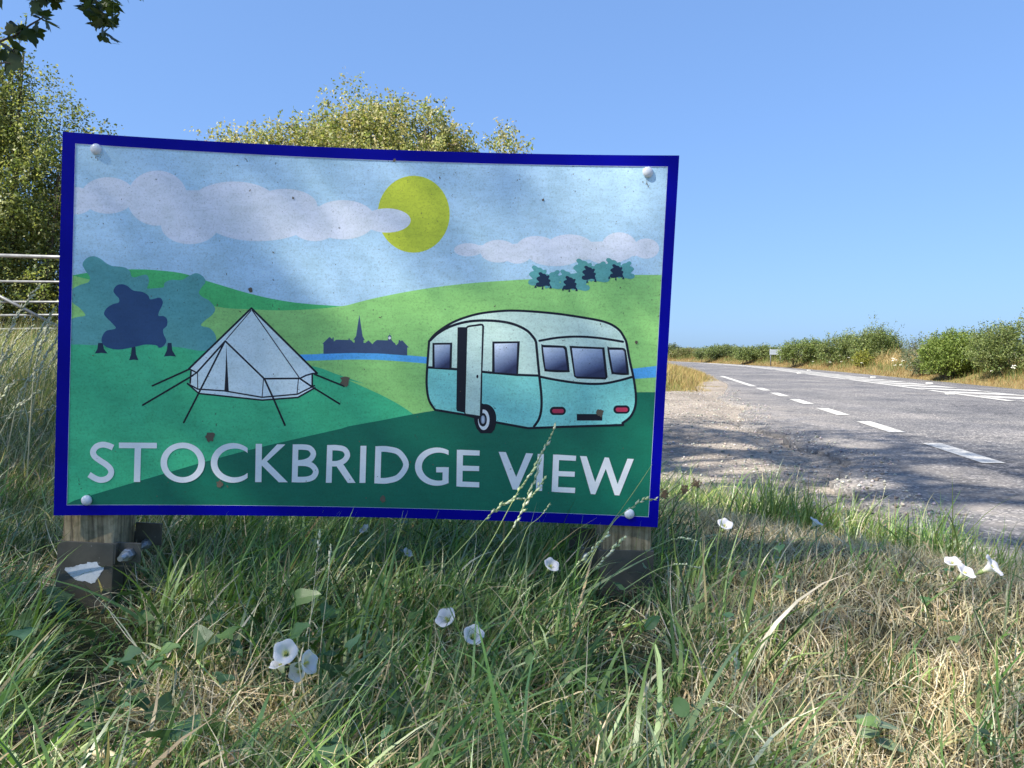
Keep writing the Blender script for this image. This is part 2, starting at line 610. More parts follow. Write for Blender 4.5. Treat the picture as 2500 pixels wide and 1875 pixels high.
# loose stones on it
n = 16000
y = 2.0 + 13 * rng.random(n) ** 1.7
x = rng.uniform(-0.5, 1, n) * 0 + (road_x(y) - 1.0 + jag(y)) - rng.random(n) ** 1.2 * 3.4 + 0.25
k = (edge_s(x, y) < 0.2) & (mound_s(x, y) < 0.1)
x, y = x[k], y[k]; n = len(x)
r = 0.0035 + 0.012 * rng.random(n) ** 3.5
octv = np.array([(1, 0, 0), (-1, 0, 0), (0, 1, 0), (0, -1, 0), (0, 0, .7), (0, 0, -.7)])
octf = np.array([(0, 2, 4), (2, 1, 4), (1, 3, 4), (3, 0, 4), (2, 0, 5), (1, 2, 5), (3, 1, 5), (0, 3, 5)])
ang = rng.uniform(0, 6.28, n)
jit = rng.uniform(0.6, 1.35, (n, 6, 1))
vv = octv[None] * jit * r[:, None, None]
vx = vv[..., 0] * np.cos(ang)[:, None] - vv[..., 1] * np.sin(ang)[:, None]
vy = vv[..., 0] * np.sin(ang)[:, None] + vv[..., 1] * np.cos(ang)[:, None]
lat = x - road_x(y)
gz = np.where(lat > -1.05 + jag(y), 0.0, interp_gravel(x, y))
V = np.stack([vx + x[:, None], vy + y[:, None], vv[..., 2] + (gz + r * 0.35)[:, None]], 2).reshape(-1, 3)
T = (octf[None] + (np.arange(n) * 6)[:, None, None]).reshape(-1, 3)
sc = rng.uniform(0.14, 0.5, (n, 1)) * np.array([1, 0.93, 0.84])[None] * rng.uniform(0.9, 1.1, (n, 3))
M_STONE = leaf_mat("loose_stone", 0.0, 0.9, 0.2)
tag(link("loose_stones", np_mesh("loose_stones", V, T=T, mats=[M_STONE], col=np.repeat(sc, 6, 0), smooth=False)), kind="stuff")

# ------------------------------------------------------------------ the campsite sign
SL, SR = Vector((-0.888, 1.50, 0)), Vector((0.316, 1.545, 0))
SU = (SR - SL).normalized()                # along the panel
SN = Vector((SU.y, -SU.x, 0))              # towards the camera
SW = (SR - SL).length
SO = Vector((SL.x, SL.y, 0.43))            # base point of the sign's own frame
BOW = 0.041                                # the thin panel is bowed back between its posts


def bow(u):
    t = np.clip(2 * np.asarray(u) / SW - 1, -1.05, 1.05)
    return BOW * (1 - t * t)


def to_uv(px, py):
    d = ray(px, py)
    o = Vector((0, 0, CAM_Z))
    u = 0.5
    for _ in range(12):
        w = float(bow(u))
        p0 = SL - SN * w
        t = (p0 - o).dot(SN) / d.dot(SN)
        p = o + d * t
        u = (p - SL).dot(SU)
    return (u, p.z - SO.z)


def uvp(u, v, off=0.0):
    """panel coordinates -> world"""
    return SL + SU * u + SN * (off - float(bow(u))) + Vector((0, 0, v + SO.z))


sign = empty("campsite_sign", (SL + SU * SW / 2).to_tuple()[:2] + (0.2,),
             "blue framed picture sign reading STOCKBRIDGE VIEW on two wooden posts in long grass", "sign")
SIGN_LOC = Vector(sign.location)


def sobj(name, me, parent=None):
    """a part of the sign: mesh built in world coordinates, kept relative to the sign"""
    for v in me.vertices: v.co -= SIGN_LOC
    return link(name, me, parent or sign)


KNOTS = 48


def flat_fill(polys):
    """union of 2D polygons, cut at the panel's knots -> verts, triangles"""
    vs, faces, edges = [], [], []
    for p in polys:
        b = len(vs)
        if sum(p[i - 1][0] * p[i][1] - p[i][0] * p[i - 1][1] for i in range(len(p))) < 0: p = p[::-1]
        vs += [Vector((float(a), float(c))) for a, c in p]
        faces.append(list(range(b, b + len(p))))
    us = [v.x for v in vs]; ws = [v.y for v in vs]
    lo, hi = min(ws) - 0.01, max(ws) + 0.01
    for k in range(-1, KNOTS + 2):
        u = SW * k / KNOTS
        if min(us) < u < max(us):
            b = len(vs)
            vs += [Vector((u, lo)), Vector((u, hi))]
            edges.append((b, b + 1))
    r = delaunay_2d_cdt(vs, edges, faces, 0, 1e-7)
    V = np.array([(v.x, v.y) for v in r[0]])
    C = V[np.array(r[2])].mean(1)
    keep = np.zeros(len(C), dtype=bool)
    for p in polys:
        A = np.array(p, dtype=float); B = np.roll(A, -1, axis=0)
        m = np.flatnonzero((C[:, 0] > A[:, 0].min()) & (C[:, 0] < A[:, 0].max()) & (C[:, 1] > A[:, 1].min()) & (C[:, 1] < A[:, 1].max()))
        c = C[m][:, None, :]
        cr = (A[None, :, 1] > c[..., 1]) != (B[None, :, 1] > c[..., 1])
        dy = np.where(B[:, 1] == A[:, 1], 1e-12, B[:, 1] - A[:, 1])
        xi = (B[:, 0] - A[:, 0])[None] * (c[..., 1] - A[None, :, 1]) / dy[None] + A[None, :, 0]
        keep[m[((cr & (c[..., 0] < xi)).sum(1) % 2) == 1]] = True
    return r[0], [t for t, k in zip(r[2], keep) if k]


def clip(poly, hull):
    """cut a polygon to a convex outline"""
    a = sum(hull[i][0] * hull[(i + 1) % 4][1] - hull[(i + 1) % 4][0] * hull[i][1] for i in range(4))
    h = hull if a > 0 else hull[::-1]
    for i in range(4):
        (x0, y0), (x1, y1) = h[i], h[(i + 1) % 4]
        side = lambda p: (x1 - x0) * (p[1] - y0) - (y1 - y0) * (p[0] - x0)
        out = []
        for k in range(len(poly)):
            p, q = poly[k - 1], poly[k]
            sp, sq = side(p), side(q)
            if (sp < 0) != (sq < 0):
                t = sp / (sp - sq)
                out.append((p[0] + (q[0] - p[0]) * t, p[1] + (q[1] - p[1]) * t))
            if sq >= 0: out.append(q)
        poly = out
        if not poly: break
    return poly


class Print:
    """one printed motif: several colours in thin layers on the bowed panel"""
    layer = 0
    hull = None

    def __init__(s, name, parent, label=None):
        s.name, s.parent, s.label, s.items = name, parent, label, []

    def add(s, polys, mat, px=True):
        Print.layer += 1
        if px: polys = [c for c in (clip([to_uv(*q) for q in p], s.hull) for p in polys) if len(c) > 2]
        s.items.append((polys, mat, 0.0003 + Print.layer * 0.00004))
        return s

    def build(s):
        vs, fs, mi, mats, uvb = [], [], [], [], []
        for polys, mat, off in s.items:
            if mat not in mats: mats.append(mat)
            v2, tri = flat_fill(polys)
            b = len(vs)
            vs += [uvp(v.x, v.y, off) - SIGN_LOC for v in v2]
            lo = Vector((min(v.x for v in v2), min(v.y for v in v2))); hi = Vector((max(v.x for v in v2), max(v.y for v in v2)))
            uvb += [((v.x - lo.x) / (hi.x - lo.x), (v.y - lo.y) / (hi.y - lo.y), 0) for v in v2]
            for t in tri:
                a, c, d = v2[t[0]], v2[t[1]], v2[t[2]]
                if (c - a).cross(d - a) < 0: t = (t[0], t[2], t[1])
                fs.append(tuple(b + i for i in t)); mi.append(mats.index(mat))
        me = bpy.data.meshes.new(s.name)
        me.from_pydata([tuple(v) for v in vs], [], fs)
        for m in mats: me.materials.append(m)
        me.polygons.foreach_set("material_index", mi)
        a = me.color_attributes.new("Col", 'FLOAT_COLOR', 'POINT')
        a.data.foreach_set("color", np.concatenate([np.array(uvb), np.ones((len(uvb), 1))], 1).astype(np.float32).ravel())
        me.update()
        o = link(s.name, me, s.parent)
        if s.label: o["label"] = s.label
        return o


def print_mat(name, c, grime=1.0, rough=0.42, grad=None, spec=0.4):
    """faded vinyl print with rain streaks, algae and specks"""
    m, N, L, B = new_mat(name)
    v = coords(N, L)
    col = c
    if grad:
        at = N.new("ShaderNodeVertexColor"); at.layer_name = "Col"
        sp = N.new("ShaderNodeSeparateColor"); L.new(at.outputs[0], sp.inputs[0])
        if grad == 'radial':
            vm = N.new("ShaderNodeVectorMath"); vm.operation = 'DISTANCE'
            L.new(at.outputs[0], vm.inputs[0]); vm.inputs[1].default_value = (0.5, 0.5, 0)
            col = ramp(N, L, vm.outputs["Value"], [(0.05, (0.72, 0.78, 0.86)), (0.5, (0.08, 0.11, 0.18))])
        else:
            ma = N.new("ShaderNodeMath"); ma.operation = 'MULTIPLY_ADD'
            L.new(sp.outputs[0], ma.inputs[0]); ma.inputs[1].default_value = -0.35
            L.new(sp.outputs[1], ma.inputs[2])
            col = ramp(N, L, ma.outputs[0], [(-0.0, (0.03, 0.04, 0.11)), (0.13, (0.10, 0.13, 0.25)), (0.42, (0.34, 0.41, 0.58)), (0.75, (0.72, 0.79, 0.92))])
    st = noise(N, L, coords(N, L, (22, 22, 70)), 1.0, 6, 0.8)
    blot = noise(N, L, v, 9.5, 8, 0.78)
    fine = noise(N, L, v, 260, 3, 0.75)
    spk = noise(N, L, v, 150, 2, 0.5)
    g1 = ramp(N, L, st, [(0.40, (1.06, 1.06, 1.06)), (0.74, (0.66, 0.69, 0.66))])
    out = mixc(N, L, 0.55 * grime, col, g1, 'MULTIPLY')
    out = mixc(N, L, 0.8 * grime, out, ramp(N, L, blot, [(0.36, (0.86, 0.90, 0.86)), (0.60, (1.08, 1.08, 1.08))]), 'MULTIPLY')
    out = mixc(N, L, 0.55 * grime, out, ramp(N, L, fine, [(0.34, (0.62, 0.64, 0.6)), (0.50, (1.06, 1.06, 1.06))]), 'MULTIPLY')
    sm = N.new("ShaderNodeMath"); sm.operation = 'MULTIPLY'
    L.new(ramp(N, L, spk, [(0.70, (0, 0, 0)), (0.735, (1, 1, 1))]), sm.inputs[0])
    L.new(ramp(N, L, blot, [(0.42, (0.1, 0.1, 0.1)), (0.60, (1, 1, 1))]), sm.inputs[1])
    s2 = N.new("ShaderNodeMath"); s2.operation = 'MULTIPLY'
    L.new(sm.outputs[0], s2.inputs[0]); s2.inputs[1].default_value = 0.8 * grime
    out = mixc(N, L, s2.outputs[0], out, (0.035, 0.04, 0.03, 1))
    L.new(out, B.inputs["Base Color"])
    rr = N.new("ShaderNodeMath"); rr.operation = 'MULTIPLY_ADD'
    L.new(st, rr.inputs[0]); rr.inputs[1].default_value = 0.3; rr.inputs[2].default_value = rough - 0.1
    L.new(rr.outputs[0], B.inputs["Roughness"])
    B.inputs["Specular IOR Level"].default_value = spec
    return m


PK = 1.1
P_SKY = print_mat("print_sky", srgb(186, 218, 238, PK))
P_CLOUD = print_mat("print_cloud", srgb(224, 228, 238, PK), 0.9)
P_SUN = print_mat("print_sun", srgb(205, 214, 62, PK))
P_HILL = print_mat("print_mid_green", srgb(80, 194, 112, PK))
P_LIME = print_mat("print_light_green", srgb(154, 212, 122, PK))
P_TEAL = print_mat("print_teal_green", srgb(68, 190, 134, PK))
P_DARK = print_mat("print_dark_green", srgb(10, 112, 86, PK), 0.7)
P_RIVER = print_mat("print_river", srgb(92, 178, 240, PK))
P_TREE = print_mat("print_tree", srgb(96, 166, 164, PK))
P_NAVY = print_mat("print_navy", srgb(38, 74, 118, PK), 0.6)
P_NAVY2 = print_mat("print_trunk", srgb(16, 42, 70, PK), 0.5)
P_TOWN = print_mat("print_town", srgb(64, 82, 116, PK), 0.6)
P_TENT = print_mat("print_tent", srgb(222, 236, 238, PK), 0.8)
P_CREAM = print_mat("print_cream", srgb(212, 236, 220, PK), 0.9)
P_AQUA = print_mat("print_aqua", srgb(142, 222, 210, PK))
P_INK = print_mat("print_ink", srgb(7, 12, 30, PK), 0.35)
P_RED = print_mat("print_red", srgb(190, 52, 82, PK), 0.6)
P_WHITE = print_mat("print_white", (0.93, 0.93, 0.90, 1), 0.22)
P_GLASS = print_mat("print_window", (0, 0, 0, 1), 0.8, grad='lin')
P_HUB = print_mat("print_hub", (0, 0, 0, 1), 0.4, grad='radial')
P_BLUE = print_mat("print_border", srgb(0, 0, 140, PK), 0.25, 0.38, spec=0.1)
P_EDGE = print_mat("print_edge_line", srgb(205, 210, 235, PK), 0.5)
M_STAIN = flat_mat("mud_stain", (0.15, 0.12, 0.08), 0.9)
M_PANEL = flat_mat("panel_core", (0.30, 0.31, 0.33), 0.6)


def crop(ox, oy, s):
    return lambda pts: [(ox + x / s, oy + y / s) for x, y in pts]


A_ = crop(100, 300, 2.765); B2 = crop(850, 380, 2.592); C_ = crop(100, 600, 2.765)
D_ = crop(1000, 740, 3.456); E_ = crop(320, 720, 3.95); F_ = crop(770, 750, 8.848)
G_ = crop(1270, 610, 7.373); H_ = crop(140, 600, 5.267); I_ = crop(150, 400, 2.328)
J_ = crop(200, 1040, 3.16); K_ = crop(780, 1060, 2.572); L2 = crop(1020, 900, 7.9)
M2 = crop(1280, 800, 5.925); Z6 = crop(850, 900, 2.602)


def smooth_closed(p, n=6):
    out = []
    N_ = len(p)
    for i in range(N_):
        p0, p1, p2, p3 = (np.array(p[(i + k) % N_], dtype=float) for k in (-1, 0, 1, 2))
        for j in range(n):
            t = j / n
            out.append(tuple(0.5 * (2 * p1 + (p2 - p0) * t + (2 * p0 - 5 * p1 + 4 * p2 - p3) * t * t + (3 * p1 - p0 - 3 * p2 + p3) * t ** 3)))
    return out


def smooth_open(p, n=6):
    q = [p[0]] + list(p) + [p[-1]]
    out = []
    for i in range(1, len(q) - 2):
        p0, p1, p2, p3 = (np.array(q[i + k], dtype=float) for k in (-1, 0, 1, 2))
        for j in range(n):
            t = j / n
            out.append(tuple(0.5 * (2 * p1 + (p2 - p0) * t + (2 * p0 - 5 * p1 + 4 * p2 - p3) * t * t + (3 * p1 - p0 - 3 * p2 + p3) * t ** 3)))
    out.append(tuple(p[-1]))
    return out


def ell(cx, cy, rx, ry, n=40, a0=0, a1=360):
    full = abs(a1 - a0) >= 360
    return [(cx + rx * math.cos(R(a0 + (a1 - a0) * k / n)), cy - ry * math.sin(R(a0 + (a1 - a0) * k / n))) for k in range(n if full else n + 1)]


def stroke(p, w, close=False, round_=True):
    """polygons of a line of width w through the points"""
    out = []
    p = [np.array(q, dtype=float) for q in p]
    if close: p = p + [p[0]]
    for a, b in zip(p[:-1], p[1:]):
        d = b - a
        ln = np.hypot(*d)
        if ln < 1e-6: continue
        nn = np.array((-d[1], d[0])) / ln * w / 2
        out.append([tuple(a + nn), tuple(b + nn), tuple(b - nn), tuple(a - nn)])
    joints = p[1:-1] if not round_ else p
    for q in joints:
        out.append([(q[0] + w / 2 * math.cos(k * math.pi / 5), q[1] + w / 2 * math.sin(k * math.pi / 5)) for k in range(10)])
    return out


def band(p, w):
    """one clean ribbon polygon with butt ends (for lettering)"""
    p = [np.array(q, dtype=float) for q in p]
    l, r_ = [], []
    for i, q in enumerate(p):
        d = p[min(i + 1, len(p) - 1)] - p[max(i - 1, 0)]
        d = d / np.hypot(*d)
        nn = np.array((-d[1], d[0])) * w / 2
        l.append(tuple(q + nn)); r_.append(tuple(q - nn))
    return l + r_[::-1]


# panel body, thin sheet with its printed faces
corn = [to_uv(*q) for q in ((154, 322), (1658, 380), (1605, 1287), (132, 1258))]
inner = [to_uv(*q) for q in ((185, 351), (1630, 407), (1583, 1262), (164, 1233))]
Print.hull = [(inner[i][0] + (-.004, .004, .004, -.004)[i], inner[i][1] + (.004, .004, -.004, -.004)[i]) for i in range(4)]
v2, tri = flat_fill([corn])
vs = [uvp(v.x, v.y, 0.0) for v in v2] + [uvp(v.x, v.y, -0.004) for v in v2]
nn_ = len(v2)
fs = []
cnt = {}
for t in tri:
    a, c, d = (v2[i] for i in t)
    t = tuple(t) if (c - a).cross(d - a) > 0 else (t[0], t[2], t[1])
    fs.append(t); fs.append(tuple(nn_ + i for i in reversed(t)))
    for i in range(3):
        e = (t[i], t[(i + 1) % 3])
        cnt[e] = cnt.get(e, 0) + 1
for (a, b) in list(cnt):
    if (b, a) not in cnt: fs.append((b, a, nn_ + a, nn_ + b))
me = bpy.data.meshes.new("panel")
me.from_pydata([tuple(v) for v in vs], [], fs)
me.materials.append(M_PANEL)
panel = sobj("panel", me)

quad = lambda q: [q]
Print("printed_sky", panel).add([inner], P_SKY, px=False).build()
Print("printed_sun", panel).add([ell(1010, 523, 88, 94, 48)], P_SUN).build()
big = [I_(ell(80, 210, 105, 78)), I_(ell(265, 180, 152, 104)), I_(ell(545, 195, 172, 157)), I_(ell(730, 345, 165, 112)),
       I_(ell(980, 230, 250, 130)), I_(ell(1120, 330, 290, 110)), I_(ell(1270, 240, 185, 98)), I_(ell(1440, 340, 140, 100)),
       I_(ell(1600, 318, 185, 112)), I_(ell(1850, 322, 135, 69)), I_([(380, 150), (800, 150), (1500, 250), (1700, 280), (1700, 380), (1400, 400), (900, 380), (600, 340)])]
Print("printed_cloud", panel).add(big, P_CLOUD).build()
small = [B2(ell(760, 596, 90, 42)), B2(ell(950, 605, 115, 72)), B2(ell(1070, 620, 90, 64)), B2(ell(1190, 580, 125, 72)), B2(ell(1400, 580, 150, 82)), B2(ell(1310, 630, 170, 70)),
         B2(ell(1715, 575, 112, 90)), B2(ell(1885, 588, 83, 64)), B2(ell(1640, 640, 120, 45)), B2([(760, 570), (1000, 560), (1700, 540), (1850, 560), (1880, 630), (1500, 660), (1000, 650)])]
Print("printed_cloud", panel).add(small, P_CLOUD).build()
hill1 = A_(smooth_open([(180, 1035), (330, 1010), (480, 994), (620, 989), (760, 993), (950, 1015), (1110, 1064), (1400, 1150), (1600, 1195), (1800, 1222), (2100, 1240), (2400, 1240)])) + A_([(2400, 1400), (180, 1400)])
Print("printed_hill", panel).add([hill1], P_HILL).build()
hill2 = A_(smooth_open([(180, 1022), (330, 1058), (700, 1140), (1180, 1240), (1400, 1258), (1650, 1266), (1900, 1252), (2080, 1230)]))[:-1] + B2(smooth_open([(0, 945), (200, 895), (500, 840), (800, 805), (1130, 783), (1500, 763), (1800, 755), (2060, 756)])) + [(1660, 1000), (1660, 1180), (150, 1180)]
Print("printed_hill", panel).add([hill2], P_LIME).build()
riv = F_(smooth_open([(-700, 1030), (0, 1015), (200, 1000), (800, 988), (1400, 1000), (2000, 1040), (2400, 1075)])) + [(1060, 874), (1300, 910), (1480, 912), (1546, 900), (1605, 893)] + [(1605, 921), (1546, 925), (1300, 945), (1060, 890)] + F_(smooth_open([(2400, 1215), (1500, 1145), (800, 1130), (0, 1150), (-700, 1165)]))
Print("printed_river", panel).add([riv], P_RIVER).build()
town = F_([(175, 1008), (175, 790), (150, 790), (310, 640), (365, 695), (372, 655), (395, 655), (400, 740), (450, 702), (715, 708), (718, 675), (742, 675), (745, 708), (775, 712), (825, 765), (850, 765), (850, 705), (822, 700), (880, 625),
           (950, 160), (1020, 625), (1068, 710), (1042, 712), (1042, 770), (1080, 770), (1148, 715), (1235, 800), (1268, 755), (1330, 708), (1568, 716), (1570, 632), (1560, 630), (1603, 596), (1603, 578), (1575, 572), (1640, 572), (1608, 580), (1608, 596), (1652, 630), (1640, 634), (1640, 705), (1700, 770), (1715, 772), (1745, 825), (1795, 775), (1800, 710), (1835, 710), (1838, 740), (1872, 710), (2018, 868), (1985, 872), (1983, 1043), (1400, 1000), (800, 988)])
Print("printed_town", panel).add([town], P_TOWN).add([F_(ell(1604, 665, 29, 31, 20))], P_WHITE).build()
teal = [(150, 840)] + C_(smooth_open([(200, 655), (400, 656), (850, 668), (1100, 705), (1450, 760), (1830, 812), (2000, 868), (2212, 940)]))[:-1] + B2(smooth_open([(0, 1420), (200, 1510), (330, 1580), (440, 1655)])) + [(1080, 1040), (1080, 1280), (150, 1280)]
Print("printed_hill", panel).add([teal], P_TEAL).build()
dark = [(150, 1238)] + J_(smooth_open([(-60, 575), (90, 528), (600, 378), (1000, 262), (1400, 158), (2080, 2)]))[:-1] + Z6(smooth_open([(0, 366), (200, 330), (420, 288), (560, 265), (1000, 205), (1500, 160), (1835, 150), (2000, 150)])) + [(1620, 1290), (150, 1290)]
Print("printed_hill", panel).add([dark], P_DARK).build()

tree_r = [(1180, 500), (1160, 550), (1330, 540), (1372, 530), (1380, 480), (1460, 440), (1600, 440), (1690, 390), (1790, 352), (1880, 400), (1905, 470), (1860, 530), (1822, 605), (1870, 660), (1960, 710), (2030, 810), (1990, 890), (1900, 960), (1850, 1027), (1960, 1060), (2030, 1140), (2045, 1240), (2000, 1320), (1850, 1352), (1600, 1310), (1300, 1280), (1100, 1200), (1050, 900), (1120, 600)]
tree_l = [(150, 600), (280, 510), (400, 470), (420, 400), (370, 330), (327, 240), (380, 160), (470, 135), (560, 170), (640, 230), (720, 262), (850, 275), (930, 320), (955, 390), (1000, 405), (1140, 372), (1180, 440), (1160, 530), (1130, 600), (1100, 900), (1000, 1250), (700, 1280), (300, 1270), (165, 1240), (165, 980), (250, 920), (362, 898), (300, 810), (190, 720)]
Print("printed_tree", panel).add([H_(smooth_closed(tree_r)), H_(smooth_closed(tree_l))], P_TREE).build()
tree_d = [(724, 580), (760, 515), (830, 495), (900, 515), (980, 575), (1100, 595), (1170, 640), (1192, 685), (1230, 686), (1320, 668), (1358, 720), (1345, 780), (1310, 850), (1305, 900), (1370, 905), (1415, 950), (1410, 1030), (1365, 1075), (1370, 1140), (1405, 1225), (1360, 1295), (1310, 1312), (1270, 1280), (1130, 1272), (1000, 1300), (800, 1335), (650, 1310), (580, 1250), (575, 1180), (630, 1095), (752, 1062), (700, 990), (630, 920), (602, 870), (640, 800), (720, 750), (790, 730), (795, 680), (750, 630)]
tree_dc = smooth_closed(tree_d)
tr = lambda a, b, c, d, y0, y1: [(a, y0), (b, y0), (b + (d - b) * .18, y0 + (y1 - y0) * .55), (d, y1), ((c + d) / 2, y1 - 8), (c, y1), (a + (c - a) * .25, y0 + (y1 - y0) * .55)]
Print("printed_tree", panel).add([H_(tr(528, 590, 484, 650, 1250, 1386)), H_(tr(960, 1006, 924, 1046, 1290, 1473)), H_(tr(1422, 1470, 1372, 1530, 1248, 1425))], P_NAVY2).add([H_(tree_dc)], P_NAVY).build()


def mini(cx, cy, s, mirror=False, src=tree_dc):
    m = -1 if mirror else 1
    return [(cx + m * (x - 1000) * s, cy + (y - 900) * s * 1.02) for x, y in src]


lt = [G_(q) for q in (mini(325, 455, 0.42, False), mini(600, 530, 0.40, True), mini(830, 520, 0.40), mini(1080, 560, 0.40, True), mini(1130, 340, 0.44), mini(1420, 390, 0.44, True), mini(1660, 320, 0.42), mini(1900, 360, 0.37, True))]
dt = [G_(q) for q in (mini(415, 530, 0.31), mini(893, 590, 0.29), mini(1235, 410, 0.30), mini(1735, 378, 0.29))]
trk = [G_(q) for q in ([(268, 640), (285, 640), (298, 684), (252, 684)], [(395, 655), (408, 655), (418, 713), (386, 713)], [(540, 642), (554, 642), (570, 697), (524, 697)], [(760, 690), (775, 690), (788, 732), (748, 732)], [(876, 705), (888, 705), (898, 758), (866, 758)], [(1006, 690), (1022, 690), (1036, 744), (990, 744)],
                       [(1198, 540), (1210, 540), (1220, 594), (1186, 594)], [(1345, 522), (1362, 522), (1374, 578), (1328, 578)], [(1592, 480), (1610, 480), (1622, 522), (1582, 522)], [(1714, 495), (1726, 495), (1734, 549), (1704, 549)], [(1848, 482), (1862, 482), (1874, 530), (1834, 530)])]
Print("printed_copse", panel).add(lt, P_TREE).add(trk, P_NAVY2).add(dt, P_NAVY2).build()

# bell tent
body = E_([(1162, 128), (1790, 752), (1745, 765), (1752, 870), (1775, 893), (1610, 990), (1265, 1015), (660, 950), (545, 853), (575, 850), (582, 735), (560, 712)])
lines = []
for a, w in (([(560, 712), (1162, 128), (1795, 755)], 19), ([(920, 430), (1158, 152)], 9), ([(1170, 150), (1625, 800)], 10), ([(635, 750), (910, 445), (1285, 808), (1630, 805)], 17), ([(1630, 805), (1690, 775), (1750, 758), (1795, 755)], 15),
             ([(560, 712), (635, 750), (580, 785)], 14), ([(580, 735), (572, 850)], 16), ([(642, 750), (645, 905)], 9), ([(1748, 765), (1748, 880)], 16), ([(1278, 812), (1265, 985)], 9), ([(1615, 810), (1602, 955)], 9),
             ([(545, 853), (645, 908), (900, 925), (1265, 987), (1605, 957), (1770, 875)], 14), ([(545, 855), (655, 950), (1265, 1014), (1610, 988), (1775, 895)], 15),
             ([(565, 715), (208, 876)], 17), ([(600, 775), (115, 1062)], 17), ([(905, 450), (660, 935), (510, 1230)], 17), ([(1290, 815), (1370, 990), (1485, 1255)], 18), ([(1635, 810), (1760, 895), (2012, 1050)], 17), ([(1770, 765), (2055, 880)], 17)):
    lines += [E_(q) for q in stroke(a, w)]
slit = E_([(920, 478), (924, 560), (944, 925), (902, 920), (914, 700)])
Print("printed_tent", panel).add([body], P_TENT).add(lines + [slit], P_INK).build()

# caravan
cv = Print("printed_caravan", panel)
outl = D_(smooth_open([(165, 322), (230, 250), (370, 160), (560, 95), (760, 68), (930, 65), (1200, 85), (1450, 120), (1650, 160), (1760, 220), (1815, 300), (1830, 340)])[:-1]) + D_(smooth_open([(1830, 340), (1855, 480), (1890, 640), (1908, 780), (1900, 880), (1860, 960), (1795, 1012)])) + D_([(1800, 1028), (1250, 1045), (1000, 1055), (700, 1000), (560, 965), (470, 942), (215, 900)]) + D_(smooth_open([(215, 900), (165, 820), (145, 700), (148, 560), (165, 322)])[:-1])
cv.add([outl], P_CREAM)
low = D_([(155, 545), (400, 560), (620, 580), (1090, 615)]) + D_(smooth_open([(1090, 615), (1250, 650), (1450, 677), (1620, 680), (1760, 655), (1885, 620)])) + D_(smooth_open([(1885, 620), (1908, 780), (1900, 880), (1860, 960), (1795, 1012)])) + D_([(1800, 1028), (1250, 1045), (1000, 1055), (700, 1000), (470, 942), (215, 900)]) + D_(smooth_open([(215, 900), (165, 820), (145, 700), (150, 560)]))
cv.add([low], P_AQUA)
ink = []
for a, w in ((outl, None),): ink += stroke(a, 5.6, close=True)
dl = lambda p, w, n=6: [D_(q) for q in stroke(smooth_open(p, n), w)]
ink += dl([(175, 315), (240, 255), (350, 195), (500, 155), (680, 148), (850, 170), (980, 225), (1045, 290), (1065, 325)], 21)
ink += dl([(1067, 330), (1085, 520), (1098, 650), (1112, 790), (1110, 900), (1090, 980), (1050, 1040)], 21)
ink += dl([(1095, 318), (1250, 292), (1420, 283), (1600, 295), (1800, 326)], 19)
ink += [D_(q) for q in stroke([(158, 542), (400, 558)], 20) + stroke([(615, 580), (900, 605), (1095, 612)], 20)]
ink += dl([(1095, 620), (1250, 650), (1450, 677), (1620, 680), (1760, 655), (1880, 622)], 20)
ink += [D_([(405, 205), (430, 203), (490, 203), (490, 930), (400, 910), (394, 890)])]
ink += [D_([(474, 205), (490, 190), (600, 173), (620, 178), (629, 196), (615, 580), (608, 970), (540, 958), (462, 942)])]
# wheel
ink += [L2(ell(1300, 960, 215, 280, 36)), L2([(1090, 960), (1520, 1030), (1480, 1170), (1420, 1245), (1210, 1245), (1130, 1150)]), L2([(1230, 670), (1330, 700), (1400, 800), (1460, 1000), (1200, 1000)])]
# windows, lamps, plate
wins = [D_([(193, 336), (360, 334), (355, 560), (208, 556), (192, 545)]), D_([(698, 324), (930, 322), (915, 610), (730, 596), (695, 585)])]
wins_r = [M2(smooth_closed([(245, 265), (290, 250), (560, 262), (600, 280), (618, 320), (652, 600), (625, 645), (330, 635), (285, 590)], 5)), M2([(652, 262), (1158, 285), (1205, 715), (1175, 750), (760, 735), (718, 705)]), M2(smooth_closed([(1200, 300), (1240, 285), (1420, 292), (1460, 315), (1475, 360), (1512, 640), (1480, 685), (1290, 672), (1255, 640)], 5))]
ink += wins + wins_r
pill = lambda x0, x1, y0, y1: ell(x0 + (y1 - y0) / 2, (y0 + y1) / 2, (y1 - y0) / 2, (y1 - y0) / 2, 14, 90, 270) + ell(x1 - (y1 - y0) / 2, (y0 + y1) / 2, (y1 - y0) / 2, (y1 - y0) / 2, 14, -90, 90)
ink += [M2(pill(368, 600, 1143, 1263)), M2(pill(1287, 1525, 1123, 1243)), M2([(758, 1248), (1127, 1248), (1127, 1343), (758, 1343)])]
cv.add(ink, P_INK)
cv.add([D_([(488, 212), (500, 204), (606, 190), (612, 196), (592, 950), (475, 932), (470, 920)])], P_CREAM)
cv.add([D_(ell(572, 619, 9, 15, 14)), D_([(600, 900), (612, 845), (640, 860), (660, 900), (640, 920)])], P_INK)
cv.add([L2(ell(1270, 985, 113, 198, 40, 100, -95)[:] + ell(1258, 985, 74, 130, 40, -95, 100)), L2(ell(1270, 985, 108, 198, 20, 175, 270) + ell(1262, 985, 90, 130, 20, 270, 175))], P_WHITE)
for q in (D_([(210, 352), (342, 350), (336, 548), (212, 544)]), D_([(716, 342), (908, 338), (900, 596), (718, 582)]),
          M2([(270, 285), (560, 292), (582, 320), (622, 615), (330, 605), (308, 590)]), M2([(688, 295), (1125, 312), (1170, 718), (755, 705), (738, 690)]), M2([(1228, 320), (1425, 322), (1445, 350), (1478, 655), (1300, 645), (1282, 630)])):
    cv.add([q], P_GLASS)
cv.add([L2(ell(1258, 982, 46, 80, 24))], P_HUB)
